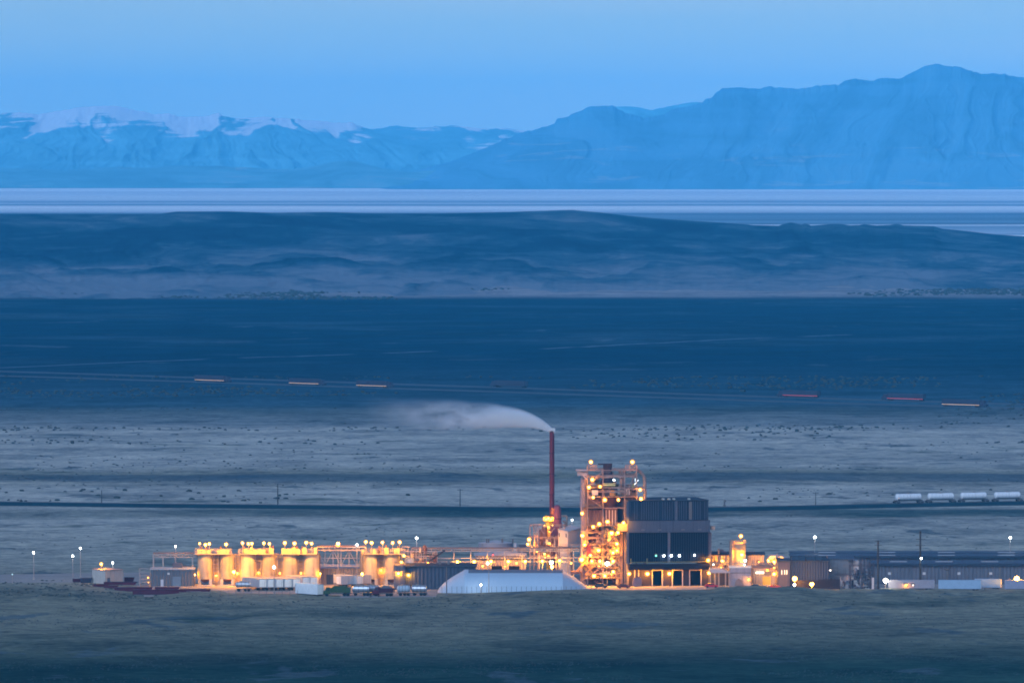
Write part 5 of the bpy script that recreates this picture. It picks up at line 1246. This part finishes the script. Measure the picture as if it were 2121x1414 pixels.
lamp_post(1682,1209.5,-31,'low orange lamp on a bollard before the black stockade',SODIUM,.66,arm=.3,name='bollard_lamp')
t = T('black_stockade','long black plank wall at the foot of the dark blue shed','wall',1690,-18)
m = MB(); rr = random.Random(8)
for px in np.arange(1648,1738,3.2): m.box(X(px,-18),X(px+3.0,-18),-18,-17.7,0,3.2+rr.uniform(-.15,.15)+(.4 if px > 1695 else 0))
m.build('plank_wall', M('black plank',(.02,.018,.025),.9), t)

# long warehouses: three low gabled roofs stepping back
WALLG = M('grey blue cladding',(.115,.12,.145),.6,ribs=1.3,rib_amp=.1,streak=True)
RF1 = M('slate roof',(.085,.10,.13),.6,ribs=1.2,rib_amp=.05)
def longhouse(label, px0, px1, r_eave, r_ridge, y, depth, wall=WALLG):
    t = T('long_warehouse', label, 'warehouse', (px0+px1)/2, y, 'long warehouses on the far side of the poles')
    xa, xb = X(px0,y), X(px1,y); ze, zr = Z(r_eave,y), Z(r_ridge,y+depth/2)
    MB().box(xa,xb,y,y+depth,0,ze).build('wall', wall, t)
    MB().prism_x([(y-.5,ze+.003),(y+depth+.5,ze+.003),(y+depth+.5,ze+.3),(y+depth/2,zr),(y-.5,ze+.3)],xa-.5,xb+.5).build('roof', RF1, t)
    MB().box(xa-.5,xb+.5,y-.75,y-.503,ze-.55,ze+.32).build('gutter', M('navy gutter',(.03,.04,.06)), t)
    m = MB(); 
    for k in range(5):
        px = px0+(px1-px0)*(k+.6)/5; m.box(X(px,y)-3,X(px,y)+3,y+depth*.25,y+depth*.25+.5,Z(r_eave,y)+(zr-ze)*.55,Z(r_eave,y)+(zr-ze)*.55+.35)
    m.build('roof_monitor', M('pale roof monitor',(.36,.37,.40)), t)
    return t
longhouse('farthest long warehouse, only its top roof line showing behind the others',1640,2260,1147,1143.5,66,16)
longhouse('middle long warehouse, its roof band running behind the grey shed roof units',1640,2260,1153,1149.5,44,16)
t = longhouse('nearest long warehouse with a pale ribbed wall and a row of small lights',1806,2280,1169,1160,16,20)
for px in (1843,1915,1987,2053): MB().box(X(px,16)-.5,X(px,16)+.5,15.9,15.999,Z(1190,16),Z(1185,16)).build('window', M('pale pane',(.5,.5,.5)), t)
MB().box(X(2072,16)-.3,X(2072,16)+.3,15.8,15.999,0,Z(1170,16)).build('downpipe', STEELD, t)
MB().tube((X(1963,10),10,0),(X(1963,10),10,Z(1178,10)),.5,n=10).lathe(X(1963,10),10,[(.5,Z(1181,10)),(1.0,Z(1180,10)),(1.0,Z(1177,10)),(.3,Z(1176.5,10))],12).build('vent_stack', STEELD, t)
t = simple_building('grey_end_house','pale grey gabled house whose bright side wall faces the switchyard frames',1718,1768,1158,6,16,M('plain grey sheet',(.16,.155,.165),.6,streak=True),RF1)
MB().box(X(1768,6)+.003,X(1779,6),7,20,0,Z(1162,6)).build('side_wall', M('pale side wall',(.56,.52,.50),.6), t)
MB().box(X(1756,6),X(1782,6),4,5.5,Z(1159,6),Z(1157,6)).build('awning', RF1, t); lamp(t,1720.5,1181,3.5,WARMW,.12); lamp(t,1771,1183,3,WARMW,.16)
t = T('switchyard','dark steel switchyard frames with tangled blue equipment beside the first utility pole','switchyard',1785,-14)
y = -14; m = MB()
for px, rt in ((1762,1172),(1785,1167),(1803,1163),(1811,1168)):
    for yy in (y,y+8): m.bar((X(px,y),yy,0),(X(px,y),yy,Z(rt,y)),.4)
for rw in (1172,1184,1191): 
    for yy in (y,y+8): m.bar((X(1730 if rw == 1191 else 1762,y),yy,Z(rw,y)),(X(1811,y),yy,Z(rw,y)),.24)
m.bar((X(1803,y),y,Z(1163,y)),(X(1803,y),y,Z(1159,y)),.2)
m.build('frame', M('dark frame',(.05,.05,.065),.7), t)
clutter(t,1764,1808,1190,1222,y,y+7,80,61,[M('blue grey gear',(.16,.18,.22),.5),M('dark frame',(.05,.05,.065)),M('pale insulator',(.34,.35,.38),.4)])
clutter(t,1738,1765,1196,1222,y,y+5,26,62,[M('blue grey gear',(.16,.18,.22)),RUST,M('pink grey cabinet',(.34,.29,.29),.6)])
MB().box(X(1806,y),X(1811,y),y-1,y+1,0,Z(1196,y)).build('pale_column', M('pale column',(.48,.44,.45),.6), t)

def utility_pole(px, rt, y, label, arms, r=.17, group='wooden utility poles', rb=None, alen=1.2):
    t = T('utility_pole', label, 'utility pole', px, y, group); x = X(px,y); zt = Z(rt,y)
    MB().tube((x,y,-.3),(x,y,zt),r*1.25,r*.8,8).build('pole', WOOD, t)
    for rw in arms:
        z = Z(rw,y); MB().bar((x-alen,y-.2,z),(x+alen,y-.2,z),.16).build('crossarm', WOOD, t)
        m = MB()
        for d_ in (-.9,-.45,.45,.9): m.tube((x+d_*alen,y-.2,z),(x+d_*alen,y-.2,z+.3),.07,n=6)
        m.build('insulator', STEELD, t)
    return t
utility_pole(1819.5,1119,-20,'shorter utility pole beside the switchyard frames',(1121,1129),.32)
t = utility_pole(1907,1100,-20,'tallest utility pole, with a white lamp halfway up, in front of the long warehouse',(1116.5,1129.5),.34,alen=1.6)
lamp(t,1909,1156,-21,WHITE_L,.34)
utility_pole(575,1001,yrow(1047),'lone utility pole beyond the railway bank, above the third silo',(1002,),.22,'poles along the railway')
utility_pole(953,1012,yrow(1050),'utility pole beyond the railway bank left of the chimney',(1014.5,),.2,'poles along the railway')
utility_pole(210,1015,yrow(1042),'faint utility pole at the railway bank far left of the silos',(1030,),.18,'poles along the railway')
utility_pole(1690,1019,yrow(1046),'thin utility pole on the plain near the first rail tank car',(1021,),.14,'poles along the railway')
y = yrow(1053); t = T('rail_signal','dark trackside signal with a small round head, right of the big dark building','signal',1501,y)
MB().tube((X(1501,y),y,0),(X(1501,y),y,Z(1037,y)),.3,n=8).box(X(1501,y)-.5,X(1501,y)+.5,y-.5,y+.5,0,1.6).build('post', STEELD, t)
MB().tube((X(1502,y),y-.3,Z(1037,y)),(X(1502,y),y+.1,Z(1037,y)),.55,n=12).build('signal_head', STEELD, t)

t = lamp_post(1835,1202,-33,'dazzling white lamp on a low post at the end of the pinkish trailer',bulb_kind('glare bulb',(1,.93,.72),20,26),.72,arm=.4)
lamp_post(2107,1198,-33,'big orange lamp on a low post at the far right trailer',SODIUM,.84,arm=.4)
t = box_trailer(1936,-30,R(88),'pinkish trailer lit by an orange lamp on its long side',L=15.6,mat=M('pinkish trailer paint',(.28,.26,.30),.5),group='trailers parked by the utility poles',h=3.9)
lamp(t,0,0,0,SODIUM_DIM,.36,local=(-1.8,9.6,2.2)); lamp(t,0,0,0,TUBE_L,.2,local=(-1.8,7.2,2.2))
box_trailer(2033,-34,R(86),'longest pale blue trailer standing alone between the second pole and the right edge',L=14.4,mat=M('pale blue trailer paint',(.28,.38,.50),.45),group='trailers parked by the utility poles')
box_trailer(2075,-26,R(80),'shorter blue trailer half behind the longest pale one',L=9,mat=M('blue trailer paint',(.20,.30,.42),.45),group='trailers parked by the utility poles')
box_trailer(2168,-34,R(88),'lilac trailer cut by the right edge, under the big orange lamp',L=14,mat=M('lilac trailer paint',(.26,.26,.34),.45),group='trailers parked by the utility poles')

# ------------------------------------------------------------------ railway and tank cars
def ribbon(name, pts, width, mat, z=.1, h=0, seg=400, kind='structure', prof=None):
    """a strip laid on the plain along points given as ground positions"""
    P = [Vector((X(px, yrow(rw)), yrow(rw), 0)) for px, rw in pts]
    xs = [p.x for p in P]; ys = [p.y for p in P]
    gx = np.linspace(xs[0], xs[-1], seg); gy = np.interp(gx, xs, ys)
    k = np.ones(25)/25; pad = np.pad(gy, 12, mode='reflect', reflect_type='odd'); gy = np.convolve(pad, k, 'valid')
    m = MB(); vs, fs = [], []
    pr = prof or [(-width/2, z), (width/2, z)]
    n = len(pr)
    for i in range(seg):
        j0, j1 = max(0,i-1), min(seg-1,i+1); d_ = Vector((gx[j1]-gx[j0], gy[j1]-gy[j0], 0)).normalized(); nn = Vector((-d_.y, d_.x, 0))
        gz = float(ground_z(gx[i], gy[i])) if kind == 'structure' else 0
        for (o_, z_) in pr: p = Vector((gx[i], gy[i], gz)) + nn*o_; vs.append((p.x, p.y, gz+z_))
    for i in range(seg-1):
        for j in range(n-1): fs.append((i*n+j,(i+1)*n+j,(i+1)*n+j+1,i*n+j+1))
    o = m.add(vs, fs).build(name, mat, smooth=False); tag(o, kind=kind); return o, gx, gy
BAL = M('railway ballast',(.012,.035,.05),.95,var=.4,scale=.05)
RAILP = [(-5000,990),(-260,1042),(0,1045.5),(350,1050),(700,1053.5),(1100,1057),(1300,1058.5),(1500,1057.5),(1700,1053),(1850,1049.5),(2121,1044.5),(2400,1040),(7000,985)]
o, rgx, rgy = ribbon('railway', RAILP, 8, BAL, seg=1400, prof=[(-9,-.2),(-4.5,1.1),(-2.6,1.35),(2.6,1.35),(4.5,1.1),(9,-.2)])
m = MB()
for off in (-.72,.72):
    for i in range(0, len(rgx)-1, 2):
        i2 = min(i+2, len(rgx)-1); gz = float(ground_z(rgx[i],rgy[i])); gz2 = float(ground_z(rgx[i2],rgy[i2]))
        m.bar((rgx[i],rgy[i]+off,gz+1.43),(rgx[i2],rgy[i2]+off,gz2+1.43),.1,.16)
o = m.build('rails', STEELD); o.name = 'railway_track'; tag(o, kind='structure')
def car_at(px):
    x_ = None
    best = min(range(len(rgx)), key=lambda i: abs((rgx[i]/(rgy[i]+CAMD)*FP+1060.5)-px)); i = max(1, min(len(rgx)-2, best))
    return rgx[i]+((px-1060.5)/FP*(rgy[i]+CAMD)-rgx[i]), rgy[i], float(ground_z(rgx[i],rgy[i]))+1.5, math.atan2(rgy[i+1]-rgy[i-1], rgx[i+1]-rgx[i-1])
def tank_car(label, px):
    x_, y_, z_, rz = car_at(px)
    t = thing('rail_tank_car', label, 'tank car', (x_,y_,z_), rz, 'white tank cars on the railway'); L = 11.8; r = 1.38
    MB().lathe_x(0,0,1.15+r,[(-L/2,.2),(-L/2+.15,r*.75),(-L/2+.5,r),(L/2-.5,r),(L/2-.15,r*.75),(L/2,.2)],22).build('tank', M('white tank paint',(.70,.72,.74),.45,streak=True,var=.06), t, rel=False, smooth=True)
    MB().lathe(0,0,[(.55,1.15+2*r-.1),(.55,1.15+2*r+.35),(.3,1.15+2*r+.4)],12).bar((-1.4,0,1.15+2*r+.05),(1.4,0,1.15+2*r+.05),1.0,.08).build('dome_hatch', STEEL, t, rel=False)
    MB().box(-L/2-.7,L/2+.7,-.35,.35,.85,1.15).box(-L/2-.9,-L/2-.7,-.2,.2,.7,1.0).box(L/2+.7,L/2+.9,-.2,.2,.7,1.0).box(-L/2-.3,-L/2+.8,-1.2,1.2,1.0,1.2).box(L/2-.8,L/2+.3,-1.2,1.2,1.0,1.2).build('underframe', STEELD, t, rel=False)
    for sx_ in (-1,1):
        b_ = MB().box(sx_*(L/2-.3)-1.3,sx_*(L/2-.3)+1.3,-1.15,-.95,.35,.75).box(sx_*(L/2-.3)-1.3,sx_*(L/2-.3)+1.3,.95,1.15,.35,.75).box(sx_*(L/2-.3)-.3,sx_*(L/2-.3)+.3,-1.1,1.1,.4,.85).build('bogie', STEELD, t, rel=False)
        for dx in (-.9,.9):
            for yy in (-.72,.72):
                w_ = bpy.data.objects.new('wheel', WHEEL_Y); COL.objects.link(w_); w_.parent = b_; w_.location = (sx_*(L/2-.3)+dx, yy, .42); w_.scale = (.8,.6,.8)
    return t
for px, n_ in ((1882,'white tank car at the open end of the row, nearest the thin pole'),(1949,'second white tank car from the open end of the row'),(2017,'third white tank car in the row, before the one at the picture edge'),(2087,'white tank car at the right edge of the photo')): tank_car(n_, px)

# ------------------------------------------------------------------ freeway, track and trucks
ASPH = M('worn asphalt',(.075,.09,.11),.9,var=.15,scale=.05)
LOWR = [(-6000,690),(-300,771.5),(0,778),(435,792),(768,803),(1100,814),(1500,828),(2000,843),(2121,846.5),(2500,857),(8000,960)]
o, lgx, lgy = ribbon('freeway', LOWR, 11, ASPH, seg=1400, prof=[(-9,-.1),(-5.5,.35),(5.5,.35),(9,-.1)])
UPR = [(px, rw-9) for px, rw in LOWR]
o, ugx, ugy = ribbon('freeway', UPR, 11, ASPH, seg=1400, prof=[(-9,-.1),(-5.5,.35),(5.5,.35),(9,-.1)]); 
GRAV = M('pale gravel',(.09,.135,.18),.95,var=.25,scale=.02)
for k, seg_ in enumerate(([(-200,769),(0,763),(330,748),(420,745)],[(500,742.5),(590,739.5),(730,734.5)],[(1125,722.5),(1150,721.8),(1330,712.5),(1500,704),(1600,700)],[(1660,698),(1700,696),(1760,693)],[(800,732),(860,729),(900,727.5)])):
    ribbon('gravel_track', seg_, 9, GRAV, z=.35, seg=60)
DKP = M('dusky trailer paint',(.045,.045,.07),.6)
for px, row_, lights, n_, g_ in ((435,None,AMBERLINE,'truck with a pale amber streak strip on the near lanes, closest to the left edge','l'),(636,None,AMBERLINE,'truck with an amber streak strip on the near lanes, above the sixth silo','l'),(769,None,AMBERLINE,'truck with an amber streak strip on the near lanes, just left of the steam','l'),(1996,None,AMBERLINE,'truck with an amber streak strip on the near lanes above the rail tank cars','l'),
    (1056,None,DKP,'unlit dusky truck on the far lanes above the steam','u'),(1662,None,REDLINE,'truck with a red streak strip on the far lanes, left of the other red one','u'),(1873,None,REDLINE,'truck with a red streak strip on the far lanes above the first rail tank car','u')):
    gx, gy = (lgx, lgy) if g_ == 'l' else (ugx, ugy)
    i = min(range(len(gx)), key=lambda i: abs(gx[i]/(gy[i]+CAMD)*FP+1060.5-px)); i = max(1, min(len(gx)-2, i))
    t = semi(px, 0, gy[i], n_, lights, 'trucks on the freeway', DKP); t.location = (gx[i], gy[i], float(ground_z(gx[i],gy[i]))+.36); t.rotation_euler.z = math.atan2(gy[i+1]-gy[i-1], gx[i+1]-gx[i-1])

# ------------------------------------------------------------------ steam
y = 62; s = sc(y); cx, cz = X(1143,y), Z(893,y)
m_st, nt, b = newmat('steam'); nt.nodes.remove(b)
tc = nd(nt, 'ShaderNodeTexCoord').outputs['Object']; sx = nd(nt, 'ShaderNodeSeparateXYZ'); lk(nt, tc, sx.inputs[0])
u = mathn(nt, 'MAXIMUM', mathn(nt, 'MULTIPLY', sx.outputs[0], -1), 0)
wob = noisen(nt, mapped(nt, tc, (.045,.09,.09)), 1.0, 3, .5)
zc = mathn(nt, 'MULTIPLY', mathn(nt, 'SUBTRACT', 1, mathn(nt, 'EXPONENT', mathn(nt, 'DIVIDE', u, -7.2))), 5.4)
zc = mathn(nt, 'ADD', zc, mathn(nt, 'MULTIPLY', mathn(nt, 'SUBTRACT', wob, .5), mathn(nt, 'MULTIPLY', smooth(nt, u, 5, 30), 5)))
rr_ = mathn(nt, 'ADD', mathn(nt, 'MULTIPLY', mathn(nt, 'SUBTRACT', 1, mathn(nt, 'EXPONENT', mathn(nt, 'DIVIDE', u, -20))), 6.2), 1.1)
dz = mathn(nt, 'SUBTRACT', sx.outputs[2], zc)
q = mathn(nt, 'SQRT', mathn(nt, 'ADD', mathn(nt, 'MULTIPLY', dz, dz), mathn(nt, 'MULTIPLY', sx.outputs[1], sx.outputs[1])))
fall = smooth(nt, mathn(nt, 'DIVIDE', q, rr_), 1.0, .25)
nz = noisen(nt, mapped(nt, tc, (.10,.25,.25)), 1.0, 5, .55, .4)
wisp = mathn(nt, 'ADD', mathn(nt, 'MULTIPLY', smooth(nt, nz, .36, .62), smooth(nt, u, 3, 28)), mathn(nt, 'SUBTRACT', 1, smooth(nt, u, 3, 28)))
den = mathn(nt, 'MULTIPLY', mathn(nt, 'MULTIPLY', fall, wisp), mathn(nt, 'MULTIPLY', mathn(nt, 'POWER', mathn(nt, 'DIVIDE', 1.0, rr_), 1.1), mathn(nt, 'MULTIPLY', smooth(nt, u, 78, 36), mathn(nt, 'EXPONENT', mathn(nt, 'DIVIDE', u, -STEAM_LEN)))))
pv = nd(nt, 'ShaderNodeVolumePrincipled'); pv.inputs['Color'].default_value = (*STEAM_COL, 1); pv.inputs['Density Attribute'].default_value = ''; pv.inputs['Temperature Attribute'].default_value = ''
lk(nt, mathn(nt, 'MULTIPLY', den, STEAM_D), pv.inputs['Density']); lk(nt, pv.outputs[0], nt.nodes['Material Output'].inputs['Volume'])
m = MB(); n = 14; pts = []
us = [-1.2, 0, 2, 5, 9, 14, 20, 28, 38, 50, 64, 80, 92]
for uu in us:
    u_ = max(0, uu); zc_ = 5.4*(1-math.exp(-u_/7.2)); r_ = (1.1+6.2*(1-math.exp(-u_/20)))*1.06 + (2.6 if u_ > 25 else u_*.1)
    if uu < 0: r_ *= .7
    for k in range(n): a = 2*math.pi*k/n; pts.append((-uu, r_*math.cos(a), zc_+r_*math.sin(a)))
fs = [(i*n+k, (i+1)*n+k, (i+1)*n+(k+1) % n, i*n+(k+1) % n) for i in range(len(us)-1) for k in range(n)]
fs += [tuple(range(n)), tuple(range((len(us)-1)*n+n-1, (len(us)-1)*n-1, -1))]
o = m.add(pts, fs).build('steam', m_st); o.location = (cx, y, cz+.2); tag(o, kind='stuff')

# ------------------------------------------------------------------ sagebrush
def bushes(name, zones, mat, seed):
    g = np.random.default_rng(seed); V, F = [], []; b0 = 0
    base = np.array([(math.cos(a)*c, math.sin(a)*c, z) for z, c in ((0,.75),(.35,1.0),(.75,.7)) for a in np.linspace(0, 2*math.pi, 7)[:-1]]+[(0,0,.95)])
    fb = []
    for r_ in range(2):
        for k in range(6): fb.append((r_*6+k, r_*6+(k+1) % 6, (r_+1)*6+(k+1) % 6)); fb.append((r_*6+k, (r_+1)*6+(k+1) % 6, (r_+1)*6+k))
    for k in range(6): fb.append((12+k, 12+(k+1) % 6, 18))
    fb = np.array(fb)
    for (r0_, r1_, n_, s0, s1, px0, px1, clump) in zones:
        rows_ = g.uniform(r0_, r1_, n_*3); pxs_ = g.uniform(px0, px1, n_*3)
        d_ = CAMZ*FP/(rows_-HOR); x_ = (pxs_-1060.5)/FP*d_; y_ = d_-CAMD
        keep = fbm(x_/clump, y_/(clump*1.4), seed+3, 4) + g.uniform(-.10,.10,len(x_)) > .56
        x_, y_ = x_[keep][:n_], y_[keep][:n_]; z_ = ground_z(x_, y_)
        for a, b_, c in zip(x_, y_, z_):
            sz = g.uniform(s0, s1); v = base*(sz*g.uniform(.7,1.3), sz*g.uniform(.7,1.3), sz*g.uniform(.6,1.0)) * g.uniform(.75,1.2,(19,1))
            V.append(v+(a,b_,c-.05)); F.append(fb+b0); b0 += 19
    V = np.concatenate(V); F = np.concatenate(F)
    me = bpy.data.meshes.new(name); me.vertices.add(len(V)); me.vertices.foreach_set('co', V.reshape(-1).astype(np.float32))
    me.loops.add(F.size); me.polygons.add(len(F)); me.loops.foreach_set('vertex_index', F.reshape(-1).astype(np.int32))
    me.polygons.foreach_set('loop_start', np.arange(0,F.size,3,dtype=np.int32)); me.polygons.foreach_set('loop_total', np.full(len(F),3,dtype=np.int32))
    me.update(calc_edges=True); me.materials.append(mat); o = bpy.data.objects.new(name, me); COL.objects.link(o); tag(o, kind='stuff'); return o
SAGEM = M('sagebrush leaf',(.045,.055,.05),.9,var=.4,scale=.3)
bushes('sagebrush', [(846,893,650,.35,1.1,-80,2200,160),(885,920,260,.5,1.1,-80,2200,110),(920,1040,500,.3,.7,-80,2200,70),(1060,1190,300,.2,.5,-80,2200,50),(1248,1420,7000,.10,.30,-60,2180,26),(1236,1256,300,.2,.5,-60,2180,14),(1012,1040,60,.6,1.3,-80,2200,60),(1036,1049,700,.5,1.2,-80,1150,60),(598,617,1600,1.0,2.6,600,2200,260),(606,622,700,1.0,2.4,-80,900,260),(780,850,1500,.6,1.5,-80,2200,180),(1202,1243,400,.2,.6,-40,330,9)], SAGEM, 12)
